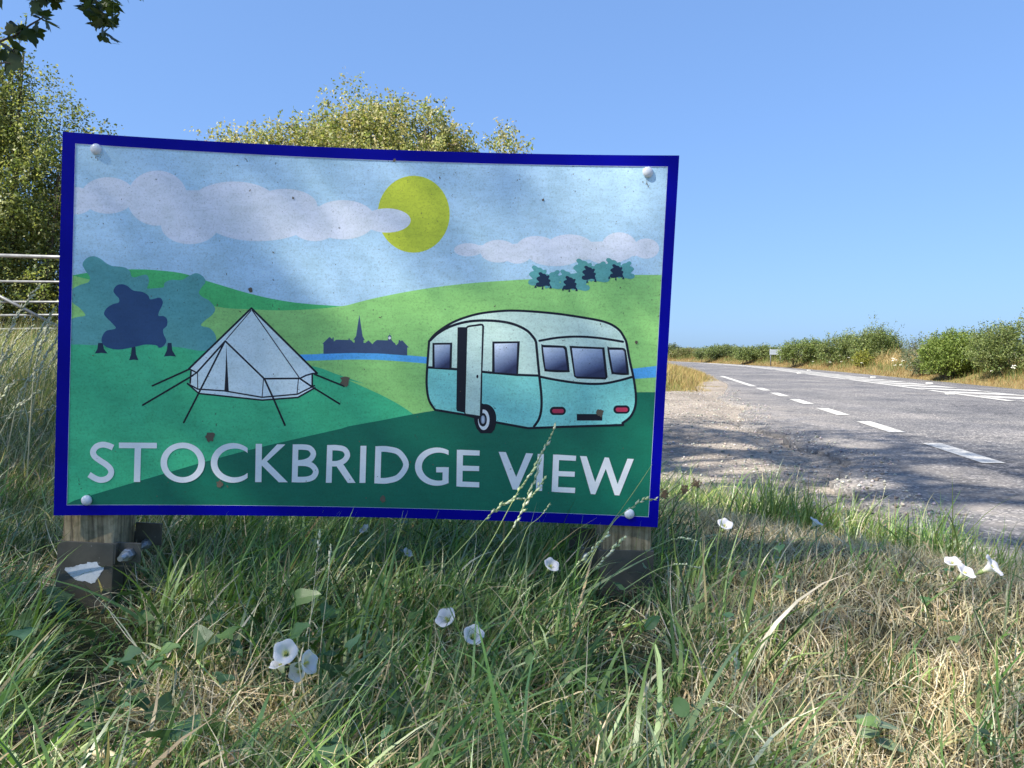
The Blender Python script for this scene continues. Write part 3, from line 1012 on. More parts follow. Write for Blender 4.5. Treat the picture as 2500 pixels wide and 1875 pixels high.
cv.add([M2(pill(402, 572, 1176, 1234)), M2(pill(1320, 1496, 1154, 1216))], P_RED)
cv.build()


# lettering
def ring(cx, cy, rx, ry, icx, icy, irx, iry, xc, n=40):
    a = math.degrees(math.acos((xc - cx) / rx)); b = math.degrees(math.acos((xc - icx) / irx))
    return ell(cx, cy, rx, ry, n, a, 360 - a) + ell(icx, icy, irx, iry, n, 360 - b, b)


def oring(cx, cy, rx, ry, irx, iry, n=48):
    o_, i_ = ell(cx, cy, rx, ry, n), ell(cx, cy, irx, iry, n)
    return [[o_[k], o_[(k + 1) % n], i_[(k + 1) % n], i_[k]] for k in range(n)]


def bowl(p, w): return band(smooth_open(p, 6), w)


letters = [
    ("S", [J_(bowl([(243, 166), (205, 150), (160, 143), (115, 158), (89, 195), (100, 232), (140, 264), (190, 297), (222, 330), (228, 365), (203, 400), (158, 415), (112, 406), (58, 374)], 45))]),
    ("T", [J_([(288, 127), (581, 129), (581, 172), (289, 170)]), J_([(410, 168), (459, 168), (452, 431), (403, 431)])]),
    ("O", [J_(q) for q in oring(780, 282, 171, 155, 121, 112)]),
    ("C", [J_(ring(1167, 284, 171, 153, 1182, 284, 135, 111, 1280))]),
    ("K", [J_([(1343, 137), (1391, 137), (1387, 432), (1338, 432)]), J_([(1387, 268), (1508, 141), (1572, 141), (1422, 280), (1387, 308)]), J_([(1386, 300), (1424, 268), (1590, 433), (1520, 433)])]),
    ("B", [J_([(1628, 141), (1672, 141), (1665, 433), (1620, 433)]), J_(bowl([(1650, 162), (1710, 162), (1760, 172), (1787, 212), (1765, 255), (1715, 278), (1650, 285)], 42)), J_(bowl([(1650, 286), (1730, 288), (1780, 308), (1806, 350), (1785, 392), (1730, 411), (1640, 412)], 43))]),
    ("R", [J_([(1893, 146), (1935, 146), (1928, 437), (1883, 437)]), J_(bowl([(1915, 167), (1970, 167), (2025, 180), (2049, 222), (2025, 265), (1975, 288), (1915, 290)], 42)), J_([(1950, 288), (1990, 270), (2020, 298), (2112, 438), (2052, 438)])]),
    ("I", [J_([(2150, 152), (2196, 152), (2188, 438), (2142, 438)])]),
    ("D", [K_([(352, 75), (390, 75), (383, 308), (345, 308)]), K_(bowl([(372, 92), (430, 94), (500, 115), (544, 190), (500, 265), (430, 290), (365, 291)], 36))]),
    ("G", [K_(ring(738, 203, 138, 120, 750, 203, 107, 88, 811)), K_([(733, 206), (812, 207), (812, 240), (733, 239)]), K_([(774, 206), (812, 207), (810, 308), (772, 305)])]),
    ("E", [K_([(863, 97), (902, 98), (897, 330), (860, 327)]), K_([(880, 97), (1006, 102), (1005, 134), (880, 131)]), K_([(880, 196), (1003, 200), (1002, 231), (880, 229)]), K_([(880, 296), (1003, 301), (1003, 333), (880, 329)])]),
    ("V", [K_([(1125, 110), (1170, 112), (1235, 268), (1297, 118), (1341, 121), (1242, 348), (1213, 346)])]),
    ("I", [K_([(1370, 123), (1409, 125), (1397, 356), (1358, 354)])]),
    ("E", [K_([(1467, 127), (1505, 129), (1496, 363), (1457, 360)]), K_([(1485, 127), (1611, 135), (1609, 167), (1485, 161)]), K_([(1480, 230), (1603, 235), (1602, 267), (1480, 262)]), K_([(1476, 330), (1605, 336), (1603, 369), (1475, 362)])]),
    ("W", [K_([(1635, 136), (1677, 138), (1730, 300), (1790, 145), (1816, 147), (1871, 312), (1933, 153), (1973, 155), (1882, 384), (1853, 382), (1797, 217), (1731, 377), (1703, 375)])]),
]
base_layer = Print.layer
for ch, polys in letters:
    Print.layer = base_layer
    Print("letter", panel).add(polys, P_WHITE).build()

# border frame over the print edge, with a hairline of unprinted white inside it
Print.layer += 1


def frame(a, b):
    return [[a[i], a[(i + 1) % 4], b[(i + 1) % 4], b[i]] for i in range(4)]


def inset(q, d):
    c = (sum(p[0] for p in q) / 4, sum(p[1] for p in q) / 4)
    return [(p[0] + (d if p[0] < c[0] else -d), p[1] + (d if p[1] < c[1] else -d)) for p in q]


Print("printed_border", panel).add(frame(inset(inner, -0.002), inset(inner, 0.0006)), P_EDGE, px=False).add(frame(corn, inner), P_BLUE, px=False).build()

# mud splashes dried on the print
st = Print("mud_stain", panel)
blots = []
for (bx, by, br) in ((513, 1066, 13), (843, 929, 12), (612, 708, 6), (537, 1181, 8), (935, 1218, 7), (1553, 835, 4), (1465, 1008, 9), (963, 392, 4), (1326, 488, 3), (716, 484, 3)):
    rr_ = [br * random.uniform(0.65, 1.2) for _ in range(14)]
    blots.append([(bx + rr_[k] * math.cos(k * 0.4488), by + rr_[k] * 1.15 * math.sin(k * 0.4488)) for k in range(14)])
for cx_, cy_ in ((236, 382), (1578, 440)):                       # dirt washed from the screw caps
    for _ in range(9):
        bx, by, br = random.gauss(cx_, 4), cy_ + abs(random.gauss(0, 6)), random.uniform(0.5, 1.3)
        blots.append([(bx + br * math.cos(k * 1.05), by + br * 1.7 * math.sin(k * 1.05)) for k in range(6)])
for _ in range(95):
    bx, by, br = random.uniform(190, 1580), random.uniform(360, 1220), random.uniform(0.6, 1.5)
    el_ = random.choice((1, 1, 2.5)); th = random.uniform(0, 3)
    blots.append([(bx + br * el_ * math.cos(k * 1.05) * math.cos(th) - br * math.sin(k * 1.05) * math.sin(th), by + br * el_ * math.cos(k * 1.05) * math.sin(th) + br * math.sin(k * 1.05) * math.cos(th)) for k in range(6)])
st.add(blots, M_STAIN).build()["kind"] = "stuff"

# screw caps
M_CAP = flat_mat("cap_plastic", (0.72, 0.75, 0.78), 0.35)
M_RUST = flat_mat("rust_stain", (0.06, 0.04, 0.03), 0.9)
for (cx_, cy_, rr) in ((236, 365, 0.0108), (1581, 421, 0.0108), (213, 1221, 0.0105), (1536, 1254, 0.0105)):
    u, v = to_uv(cx_, cy_)
    bm = bmesh.new()
    bmesh.ops.create_uvsphere(bm, u_segments=20, v_segments=10, radius=rr)
    c = uvp(u, v, 0.0025)
    Mx = Matrix((SU, Vector((0, 0, 1)), SN)).transposed()
    for vt in bm.verts: vt.co = c + Mx @ Vector((vt.co.x, vt.co.y, max(vt.co.z * 0.62, -0.002)))
    me = bpy.data.meshes.new("screw_cap")
    bm.to_mesh(me); bm.free()
    me.polygons.foreach_set("use_smooth", [True] * len(me.polygons))
    me.materials.append(M_CAP)
    sobj("screw_cap", me)


# posts
def mat_wood():
    m, N, L, B = new_mat("weathered_post")
    v = coords(N, L, (1, 1, 0.05))
    n1 = noise(N, L, v, 130, 4, 0.6)
    n2 = noise(N, L, coords(N, L), 60, 5, 0.7)
    n3 = noise(N, L, coords(N, L, (1, 1, 0.15)), 22, 4, 0.6)
    c = ramp(N, L, n1, [(0.32, (0.13, 0.095, 0.06)), (0.5, (0.40, 0.31, 0.19)), (0.7, (0.58, 0.47, 0.31))])
    c = mixc(N, L, 0.7, c, ramp(N, L, n3, [(0.35, (0.45, 0.5, 0.40)), (0.65, (1.1, 1.08, 1.0))]), 'MULTIPLY')
    c = mixc(N, L, 0.5, c, ramp(N, L, n2, [(0.38, (0.35, 0.4, 0.3)), (0.55, (1, 1, 1))]), 'MULTIPLY')
    L.new(c, B.inputs["Base Color"])
    B.inputs["Roughness"].default_value = 0.9
    bump(N, L, B, n1, 0.7, 0.004)
    return m


def mat_sleeve():
    m, N, L, B = new_mat("painted_steel")
    v = coords(N, L)
    n = noise(N, L, v, 22, 5, 0.7)
    n2 = noise(N, L, v, 170, 2, 0.5)
    c = ramp(N, L, n, [(0.3, (0.078, 0.070, 0.052)), (0.7, (0.125, 0.113, 0.086))])
    sp = ramp(N, L, n2, [(0.73, (0, 0, 0)), (0.76, (1, 1, 1))])
    c = mixc(N, L, sp, c, (0.30, 0.29, 0.26, 1))
    L.new(c, B.inputs["Base Color"])
    B.inputs["Roughness"].default_value = 0.48
    return m


M_WOOD, M_STEEL = mat_wood(), mat_sleeve()
M_ZINC = flat_mat("zinc_bolt", (0.50, 0.52, 0.55), 0.38, 0.85)
M_FLAKE = print_mat("sticker_rest", (0.72, 0.74, 0.75, 1), 0.5, 0.7)


def post(px_top, lean_px, side, zs, front_off):
    """px_top: pixel of the front face's centre just under the panel; side: +1 ears on the right"""
    u0, v0 = to_uv(*px_top)
    u1, v1 = to_uv(*lean_px)
    lean = math.atan2(u0 - u1, v0 - v1)
    back = front_off + max(float(bow(uu)) for uu in (u0 - 0.055, u0 + 0.055, u0 - 0.055 + 0.7 * math.tan(lean), u0 + 0.055 + 0.7 * math.tan(lean)))
    base = SL + SU * u0 - SN * (back + 0.05)
    pz = Vector((0, 0, v0 + SO.z))
    Mx = Matrix((SU, -SN, Vector((0, 0, 1)))).transposed()         # local x along the panel, y away, z up
    rotl = Matrix.Rotation(lean, 3, 'Y')
    M3 = Mx @ rotl
    org = base + pz
    loc = lambda x, y, z: org + M3 @ Vector((x, y, z))
    mb = MB()
    top, bot = 1.15 - org.z - 0.05, -org.z + 0.05
    mb.box((0, 0, 0), (0.1, 0.1, top - bot), bev=0.004)
    vs = [loc(v[0], v[1], v[2] + (top + bot) / 2) for v in mb.v]
    mb.v = vs
    p = sobj("post", mb.mesh("post", [M_WOOD]))
    # steel ground sleeve
    zt = zs - org.z
    zb = -org.z + 0.08
    h, t, o_ = zt - zb, 0.004, 0.0535
    sm = MB()
    zc = (zt + zb) / 2
    sm.box((0, -o_, zc), (0.111, t, h), bev=0.0012)
    sm.box((-side * o_, 0.002, zc), (t, 0.1065, h), bev=0.0012)
    sm.box((0, o_, zc), (0.111, t, h), bev=0.0012)
    # folded side towards the ears with the slot between the halves
    sm.box((side * o_, -0.029, zc - 0.02), (t, 0.045, h - 0.04), bev=0.0012)
    sm.box((side * o_, 0.029, zc - 0.02), (t, 0.058, h - 0.04), bev=0.0012)
    sm.box((side * 0.077, -o_ + 0.016, zt - 0.021), (0.05, t, 0.042), bev=0.0018)
    sm.box((side * 0.080, 0.046, zt - 0.002), (0.056, t, 0.048), bev=0.0018)
    sm.box((side * 0.055, -o_ + 0.008, zt - 0.021), (0.007, 0.018, 0.042), bev=0.0012)
    sm.v = [loc(*v) for v in sm.v]
    slv = sobj("ground_sleeve", sm.mesh("ground_sleeve", [M_STEEL]), None)
    # bolt through the ears
    bmb = MB()
    xb, zb2 = side * 0.080, zt - 0.022
    if side > 0:
        bmb.tube([(xb, -o_ - 0.028, zb2), (xb, 0.062, zb2)], 0.0055, 10)
        bmb.tube([(xb, -o_ + 0.002, zb2), (xb, -o_ + 0.0135, zb2)], 0.0125, 6)
        bmb.tube([(xb, -o_ - 0.008, zb2), (xb, -o_ + 0.003, zb2)], 0.011, 6)
        bmb.tube([(xb, 0.028, zb2), (xb, 0.043, zb2)], 0.0105, 6)
    else:
        bmb.tube([(xb, -o_ + 0.006, zb2), (xb, 0.062, zb2)], 0.0055, 10)
        bmb.tube([(xb, -o_ + 0.004, zb2), (xb, -o_ + 0.010, zb2), (xb, -o_ + 0.0135, zb2)], [0.0075, 0.0115, 0.0125], 18)
    bmb.v = [loc(*v) for v in bmb.v]
    sobj("bolt", bmb.mesh("bolt", [M_ZINC]), slv)
    return p, slv, loc, zt


pl, sl_, locL, ztL = post((206, 1262), (193, 1500), 1, 0.352, 0.0045)
pr, sr_, locR, ztR = post((1535, 1292), (1528, 1470), -1, 0.325, 0.0045)
# torn white sticker left on the front of the left sleeve
stk = [(265, 945), (275, 925), (395, 908), (390, 885), (460, 870), (520, 845), (630, 830), (640, 862), (680, 890), (710, 895), (700, 935), (660, 960), (665, 985), (640, 1030), (600, 1080), (550, 1088), (520, 1068), (430, 1070), (390, 1040), (350, 1025), (330, 990), (285, 965)]
stk2 = []
for i in range(len(stk)):
    a, b = np.array(stk[i]), np.array(stk[(i + 1) % len(stk)])
    for k in range(4): stk2.append(a + (b - a) * k / 4 + rng.normal(0, 5, 2))
bm = bmesh.new()
pts = [bm.verts.new(locL((x - 490) / 4.74 * 0.000817, -0.0560, ztL - (y - 610) / 4.74 * 0.000817)) for x, y in stk2]
bm.faces.new(pts[::-1])
bmesh.ops.triangulate(bm, faces=bm.faces[:])
bmesh.ops.recalc_face_normals(bm, faces=bm.faces[:])
me = bpy.data.meshes.new("torn_sticker"); bm.to_mesh(me); bm.free()
me.materials.append(M_FLAKE)
sobj("torn_sticker", me, sl_)

# ------------------------------------------------------------------ grass
def blades(base, L, w, az, th0, curl, segs, col, tipcol=None, twist=0.6, flat=False):
    """strips of grass: base (N,3), length, width, azimuth of lean, start tilt, total bend"""
    n = len(base)
    t = np.linspace(0, 1, segs + 1)
    th = th0[:, None] + curl[:, None] * (t[None, :] ** 1.3)
    thm = (th[:, 1:] + th[:, :-1]) / 2
    step = (L / segs)[:, None]
    hx = np.concatenate([np.zeros((n, 1)), np.cumsum(np.sin(thm) * step, 1)], 1)
    hz = np.concatenate([np.zeros((n, 1)), np.cumsum(np.cos(thm) * step, 1)], 1)
    az2 = az[:, None] + (rng.normal(0, twist, n)[:, None]) * t[None, :] * 0.6
    px = base[:, 0:1] + hx * np.cos(az2)
    py = base[:, 1:2] + hx * np.sin(az2)
    pz = base[:, 2:3] + hz
    prof = np.clip((1 - t) ** 0.75, 0.04, 1) * (0.65 + 0.35 * np.minimum(1, t * 5))
    face = az + np.pi / 2 + rng.normal(0, twist, n)
    ww = w[:, None] * prof[None, :] / 2
    fx, fy = np.cos(face)[:, None] * ww, np.sin(face)[:, None] * ww
    fz = rng.normal(0, 0.35, n)[:, None] * ww
    A = np.stack([px - fx, py - fy, pz - fz], 2)
    B = np.stack([px + fx, py + fy, pz + fz], 2)
    V = np.stack([A, B], 2).reshape(-1, 3)                        # n, segs+1, 2
    k = np.arange(segs) * 2
    q = np.stack([k, k + 1, k + 3, k + 2], 1)
    Q = (q[None] + (np.arange(n) * (segs + 1) * 2)[:, None, None]).reshape(-1, 4)
    tc = col if tipcol is None else tipcol
    C = col[:, None, :] + (tc - col)[:, None, :] * (t ** 2)[None, :, None]
    C = np.repeat(C, 2, axis=1).reshape(-1, 3)
    return V, Q, C


def join(parts):
    V, Q, C, b = [], [], [], 0
    for v, q, c in parts:
        V.append(v); Q.append(q + b); C.append(c); b += len(v)
    return np.concatenate(V), np.concatenate(Q), np.concatenate(C)


def palette(n, cols, jit=0.18, wts=None):
    cols = np.array(cols)
    c = cols[rng.choice(len(cols), n, p=wts)]
    return np.clip(c * rng.uniform(1 - jit, 1 + jit, (n, 1)) * rng.uniform(0.94, 1.06, (n, 3)), 0.003, 1)


GREENS = [(0.12, 0.23, 0.055), (0.17, 0.30, 0.08), (0.23, 0.35, 0.085), (0.17, 0.29, 0.10), (0.29, 0.41, 0.14), (0.06, 0.12, 0.035), (0.08, 0.16, 0.05), (0.36, 0.45, 0.22)]
STRAWS = [(0.58, 0.46, 0.27), (0.68, 0.57, 0.37), (0.44, 0.34, 0.19), (0.76, 0.68, 0.50), (0.26, 0.19, 0.10), (0.60, 0.53, 0.31)]


def dryness(x, y):
    """how scorched the verge is, 0 green .. 1 straw"""
    P = np.stack([x, y], 1)
    s = edge_s(x, y)
    d = smoothstep(0.0, 0.62, x - 0.12 * (y - 1.2)) * smoothstep(0.12, 0.5, s)
    d = np.maximum(d, smoothstep(0.34, 0.12, np.hypot((x + 0.47), (y - 1.05) * 1.6)))
    d = np.maximum(d, smoothstep(0.30, 0.10, np.hypot((x + 1.0), (y - 1.75))) * 0.5)
    return np.clip(d + 0.11 + 0.16 * smoothstep(1.15, 0.9, y) + 0.30 * wob(P, 6.5, 2), 0, 1)


def verge_points(n, y0, y1, p=1.5, xr=(-0.78, 1.1), smin=-0.02):
    y = y0 + (y1 - y0) * rng.random(n) ** p
    x = rng.uniform(xr[0], xr[1], n) * (y + 0.12)
    k = edge_s(x, y) > smin + 0.07 * wob(np.stack([x, y], 1), 9, 4)
    return x[k], y[k]


def kept_short(x, y):
    """trampled round the left post's foot and thin in front of the right one"""
    a = x / y
    k = smoothstep(0.095, 0.05, np.abs(a + 0.565)) * smoothstep(0.86, 1.0, y) * smoothstep(1.56, 1.5, y)
    k2 = smoothstep(0.075, 0.035, np.abs(a - 0.15)) * smoothstep(0.95, 1.15, y) * smoothstep(1.6, 1.52, y)
    return (1 - 0.85 * k) * (1 - 0.74 * k2)


def on_ground(x, y): return np.stack([x, y, ground_z(x, y) - 0.004], 1)


# short scorched thatch over the whole bank
x, y = verge_points(165000, 0.55, 4.6, 1.5)
d = dryness(x, y)
k = rng.random(len(x)) < 0.16 + 0.84 * d
x, y, d = x[k], y[k], d[k]
n = len(x)
V1 = blades(on_ground(x, y), rng.uniform(0.03, 0.085, n) * (0.8 + 0.5 * (1 - d)) * kept_short(x, y), rng.uniform(0.0014, 0.0032, n), rng.uniform(0, 6.28, n), rng.uniform(0.1, 1.35, n), rng.normal(0.5, 0.8, n), 4, palette(n, STRAWS, 0.3), twist=1.2)
# long bleached straw, tangled
x, y = verge_points(29000, 0.6, 4.0, 1.4)
d = dryness(x, y)
k = rng.random(len(x)) < 0.10 + 0.90 * d
x, y, d = x[k], y[k], d[k]
n = len(x)
V2 = blades(on_ground(x, y), rng.uniform(0.08, 0.21, n) * kept_short(x, y) * (1 - 0.5 * smoothstep(0.25, 0.6, x)), rng.uniform(0.0018, 0.004, n), rng.uniform(0, 6.28, n), rng.uniform(0.3, 1.25, n), rng.normal(1.0, 0.9, n), 6, palette(n, STRAWS[:2] + STRAWS[3:4] + STRAWS[5:], 0.25), twist=1.4)
V, Q, C = join([V1, V2])
tag(link("dry_grass", np_mesh("dry_grass", V, Q, mats=[M_STRAW], col=C)), kind="stuff")

# green grass in tufts
parts = []


def tufts(nt, y0, y1, per, Lr, wr, keep, cols, p=1.5, xr=(-0.78, 1.1), spread=0.035, bias=0.55, segs=6, tilt=(0.08, 0.75), dead=0.07, lean=0.1):
    x, y = verge_points(nt, y0, y1, p, xr)
    k = rng.random(len(x)) < keep(x, y)
    x, y = x[k], y[k]
    cnt = rng.integers(per[0], per[1], len(x))
    tc = palette(len(x), cols, 0.25)
    tl = rng.uniform(Lr[0], Lr[1], len(x))
    idx = np.repeat(np.arange(len(x)), cnt)
    n = len(idx)
    off = rng.normal(0, spread, (n, 2))
    bx, by = x[idx] + off[:, 0], y[idx] + off[:, 1]
    az = np.where(rng.random(n) < bias, rng.normal(lean, 0.8, n), rng.uniform(0, 6.28, n))
    col = tc[idx] * rng.uniform(0.75, 1.25, (n, 1))
    dd = rng.random(n) < dead
    col[dd] = palette(int(dd.sum()), STRAWS, 0.2)
    tip = col.copy()
    yt = rng.random(n) < 0.17
    tip[yt] = tip[yt] * 0.4 + np.array([0.40, 0.36, 0.20]) * 0.6
    parts.append(blades(on_ground(bx, by), tl[idx] * rng.uniform(0.55, 1.2, n) * kept_short(bx, by), rng.uniform(wr[0], wr[1], n), az, rng.uniform(tilt[0], tilt[1], n), np.abs(rng.normal(0.75, 0.55, n)), segs, col, tip))


tufts(6200, 0.6, 4.4, (5, 14), (0.06, 0.135), (0.0030, 0.0062), lambda x, y: 0.10 + 0.85 * (1 - dryness(x, y)), GREENS)
tufts(1500, 0.65, 2.4, (5, 13), (0.14, 0.26), (0.005, 0.0100), lambda x, y: (1 - dryness(x, y)) ** 1.3 * smoothstep(0.55, 0.2, x), GREENS, p=1.2, bias=0.8, tilt=(0.25, 1.0), lean=0.25)
tufts(620, 1.35, 2.4, (8, 18), (0.13, 0.21), (0.004, 0.0075), lambda x, y: smoothstep(0.5, 0.25, x) * smoothstep(-0.95, -0.7, x), GREENS, p=1.0, bias=0.6, tilt=(0.03, 0.4))
# fresher grass along the edge of the gravel
GL = [(0.15, 0.26, 0.06), (0.21, 0.32, 0.08), (0.11, 0.20, 0.05), (0.28, 0.34, 0.10)]
tufts(10500, 1.5, 5.2, (7, 17), (0.11, 0.23), (0.003, 0.0065), lambda x, y: smoothstep(0.5, 0.2, edge_s(x, y)) * 0.85 * smoothstep(-0.6, 0.3, x), GL, p=0.9, bias=0.3, spread=0.03, tilt=(0.02, 0.6), dead=0.2)
tufts(3000, 1.9, 3.3, (9, 20), (0.17, 0.29), (0.004, 0.0085), lambda x, y: smoothstep(0.55, 0.4, edge_s(x, y)) * smoothstep(0.0, 0.12, edge_s(x, y)) * smoothstep(0.75, 1.0, x) * smoothstep(1.85, 1.5, x) * (wob(np.stack([x, y], 1), 5, 2) > -0.1), GL, p=1.0, bias=0.4, spread=0.03, tilt=(0.02, 0.5))
V, Q, C = join(parts)
tag(link("green_grass", np_mesh("green_grass", V, Q, mats=[M_GRASS], col=C)), kind="stuff")

# rank grass on the bank left of the sign, towards the gate
parts = []
BANKG = [(0.10, 0.165, 0.05), (0.15, 0.215, 0.075), (0.21, 0.25, 0.11), (0.08, 0.125, 0.04), (0.28, 0.30, 0.16)]
n = 30000
y = 1.75 + 7.6 * rng.random(n) ** 1.25
x = -y * rng.uniform(0.36, 0.82, n)
kk = edge_s(x, y) > 0.05
x, y = x[kk], y[kk]; n = len(x)
col = palette(n, BANKG, 0.25)
dd = rng.random(n) < 0.26
col[dd] = palette(int(dd.sum()), STRAWS, 0.25) * 0.9
hgt = 0.12 + 0.42 * smoothstep(1.9, 5.0, y)
V, Q, C = blades(on_ground(x, y), hgt * kept_short(x, y) * rng.uniform(0.5, 1.25, n), rng.uniform(0.0028, 0.0065, n), np.where(rng.random(n) < 0.6, rng.normal(0.2, 0.7, n), rng.uniform(0, 6.28, n)), rng.uniform(0.05, 0.7, n), np.abs(rng.normal(0.7, 0.5, n)), 5, col)
tag(link("bank_grass", np_mesh("bank_grass", V, Q, mats=[M_GRASS], col=C)), kind="stuff")

# sunburnt grass past the pull-in
n = 45000
y = 14.2 + 40 * rng.random(n) ** 1.9
x = road_x(y) - 0.2 - rng.random(n) ** 1.3 * 9
kk = (mound_s(x, y) > 0.0 + 0.12 * wob(np.stack([x, y], 1), 5, 2)) & (x > 0.12 * y)
x, y = x[kk], y[kk]; n = len(x)
P = np.stack([x, y], 1)
gr = np.clip(smoothstep(2.2, 0.3, y - 14.7 - 0.22 * np.maximum(0, x - 2.5) ** 2) * smoothstep(3.9, 3.0, x) + 0.3 * wob(P, 2.0, 5), 0, 1)
col = palette(n, [(0.34, 0.25, 0.10), (0.40, 0.30, 0.125), (0.30, 0.20, 0.085), (0.33, 0.28, 0.10)], 0.2)
gsel = rng.random(n) < gr * 0.85
col[gsel] = palette(int(gsel.sum()), [(0.19, 0.22, 0.055), (0.25, 0.26, 0.065), (0.16, 0.20, 0.05)], 0.2)
V, Q, C = blades(on_ground(x, y), rng.uniform(0.10, 0.30, n) * smoothstep(-0.1, 0.6, mound_s(x, y)) + 0.04, rng.uniform(0.006, 0.013, n), rng.uniform(0, 6.28, n), rng.uniform(0.02, 0.6, n), rng.uniform(0.1, 0.9, n), 3, col)
tag(link("mound_grass", np_mesh("mound_grass", V, Q, mats=[M_STRAW], col=C)), kind="stuff")

# verge across the road
n = 60000
y = 7 + 95 * rng.random(n) ** 1.35
lat = 6.6 + rng.random(n) * 4.2
x = road_x(y) + lat
P = np.stack([x, y], 1)
col = palette(n, [(0.26, 0.165, 0.068), (0.32, 0.215, 0.09), (0.21, 0.125, 0.052), (0.27, 0.20, 0.075)], 0.2)
gsel = rng.random(n) < np.clip(smoothstep(6.9, 7.7, lat) * 0.8 + 0.45 * wob(P, 1.0, 5), 0.02, 0.85)
col[gsel] = palette(int(gsel.sum()), [(0.125, 0.15, 0.04), (0.17, 0.19, 0.055), (0.09, 0.12, 0.035)], 0.25)
gapg = smoothstep(3.0, 1.2, np.abs(y - 34.2)) * smoothstep(7.6, 8.4, lat)
L_ = 1.35 * rng.uniform(0.12, 0.30, n) * (0.35 + 0.65 * smoothstep(6.7, 7.8, lat)) + 0.55 * gapg * rng.random(n) + 0.25 * smoothstep(7.6, 9, lat) * (rng.random(n) < 0.25)
gp = gapg > 0.25
col[gp] = palette(int(gp.sum()), [(0.42, 0.31, 0.14), (0.48, 0.37, 0.18), (0.36, 0.26, 0.11)], 0.15)
V, Q, C = blades(on_ground(x, y), L_, rng.uniform(0.008, 0.018, n) * (0.7 + y / 70), rng.uniform(0, 6.28, n), rng.uniform(0.02, 0.45, n), rng.uniform(0.0, 0.8, n), 3, col)
tag(link("verge_grass", np_mesh("verge_grass", V, Q, mats=[M_STRAW], col=C)), kind="stuff")


# umbels of white wild flowers in that verge
n = 150
y = 13 + 34 * rng.random(n) ** 1.1
x = road_x(y) + rng.uniform(7.0, 9.2, n)
k = (np.abs(wob(np.stack([x, y], 1), 1.2, 7)) > 0.25)
x, y = x[k], y[k]; n = len(x)
gz = ground_z(x, y)
hh = rng.uniform(0.22, 0.45, n)
wf = MB()
for i in range(n):
    wf.tube([(x[i], y[i], gz[i]), (x[i], y[i], gz[i] + hh[i])], 0.004, 3, 0, False)
    for k in range(7):
        a = k * 2.4; rr_ = 0.012 + 0.028 * random.random()
        c = Vector((x[i] + rr_ * math.cos(a) * 1.3, y[i] + rr_ * math.sin(a) * 1.3, gz[i] + hh[i] + random.uniform(-0.012, 0.018)))
        s = random.uniform(0.012, 0.02)
        wf.add([c + Vector((s, 0, 0)), c + Vector((0, s, 0)), c + Vector((-s, 0, 0)), c + Vector((0, -s, 0)), c + Vector((0, 0, s)), c - Vector((0, 0, s * .5))], [(0, 1, 4), (1, 2, 4), (2, 3, 4), (3, 0, 4), (1, 0, 5), (2, 1, 5), (3, 2, 5), (0, 3, 5)], 1)
M_STEM = flat_mat("green_stem", (0.16, 0.21, 0.08), 0.7)
M_UMBEL = flat_mat("white_umbel", (0.75, 0.73, 0.62), 0.8)
tag(link("wild_flowers", wf.mesh("wild_flowers", [M_STEM, M_UMBEL])), kind="stuff")


# ------------------------------------------------------------------ woody plants
def leaf_quads(P, size, nrm_bias=None, aspect=0.55, col=None):
    """small folded leaves at points P"""
    n = len(P)
    a = rng.normal(size=(n, 3))
    if nrm_bias is not None: a = a + nrm_bias
    a /= np.linalg.norm(a, axis=1)[:, None]
    b = rng.normal(size=(n, 3))
    b -= a * (a * b).sum(1)[:, None]
    b /= np.linalg.norm(b, axis=1)[:, None]
    c = np.cross(a, b)
    s = (size * rng.uniform(0.65, 1.3, n))[:, None]
    v0 = P - b * s * 0.5
    v1 = P + c * s * aspect * 0.5 + a * s * 0.08
    v2 = P + b * s * 0.5
    v3 = P - c * s * aspect * 0.5 + a * s * 0.08
    V = np.stack([v0, v1, v2, v3], 1).reshape(-1, 3)
    Q = np.arange(n * 4).reshape(-1, 4)
    return V, Q, np.repeat(col, 4, 0)


def crown_sprays(blobs, n, spray_len, up=0.4, gap=-0.25, gfreq=1.6, shell=0.45):
    """bases and directions of leafy sprays spread through a crown made of ellipsoids"""
    bl = np.array(blobs, dtype=float)
    vol = bl[:, 3] * bl[:, 4] * bl[:, 5]
    pick = rng.choice(len(bl), n, p=vol / vol.sum())
    u = rng.normal(size=(n, 3)); u /= np.linalg.norm(u, axis=1)[:, None]
    r = (shell + (1 - shell) * rng.random(n) ** 0.6)
    r = np.where(rng.random(n) < 0.25, rng.random(n) ** 0.4, r)
    P = bl[pick, :3] + u * r[:, None] * bl[pick, 3:6]
    k = wob(P, gfreq, 3, 8) > gap
    P, u = P[k], u[k]
    D = u + np.array([0, 0, up]) + rng.normal(0, 0.35, P.shape)
    D /= np.linalg.norm(D, axis=1)[:, None]
    return P, D, spray_len * rng.uniform(0.5, 1.3, len(P))


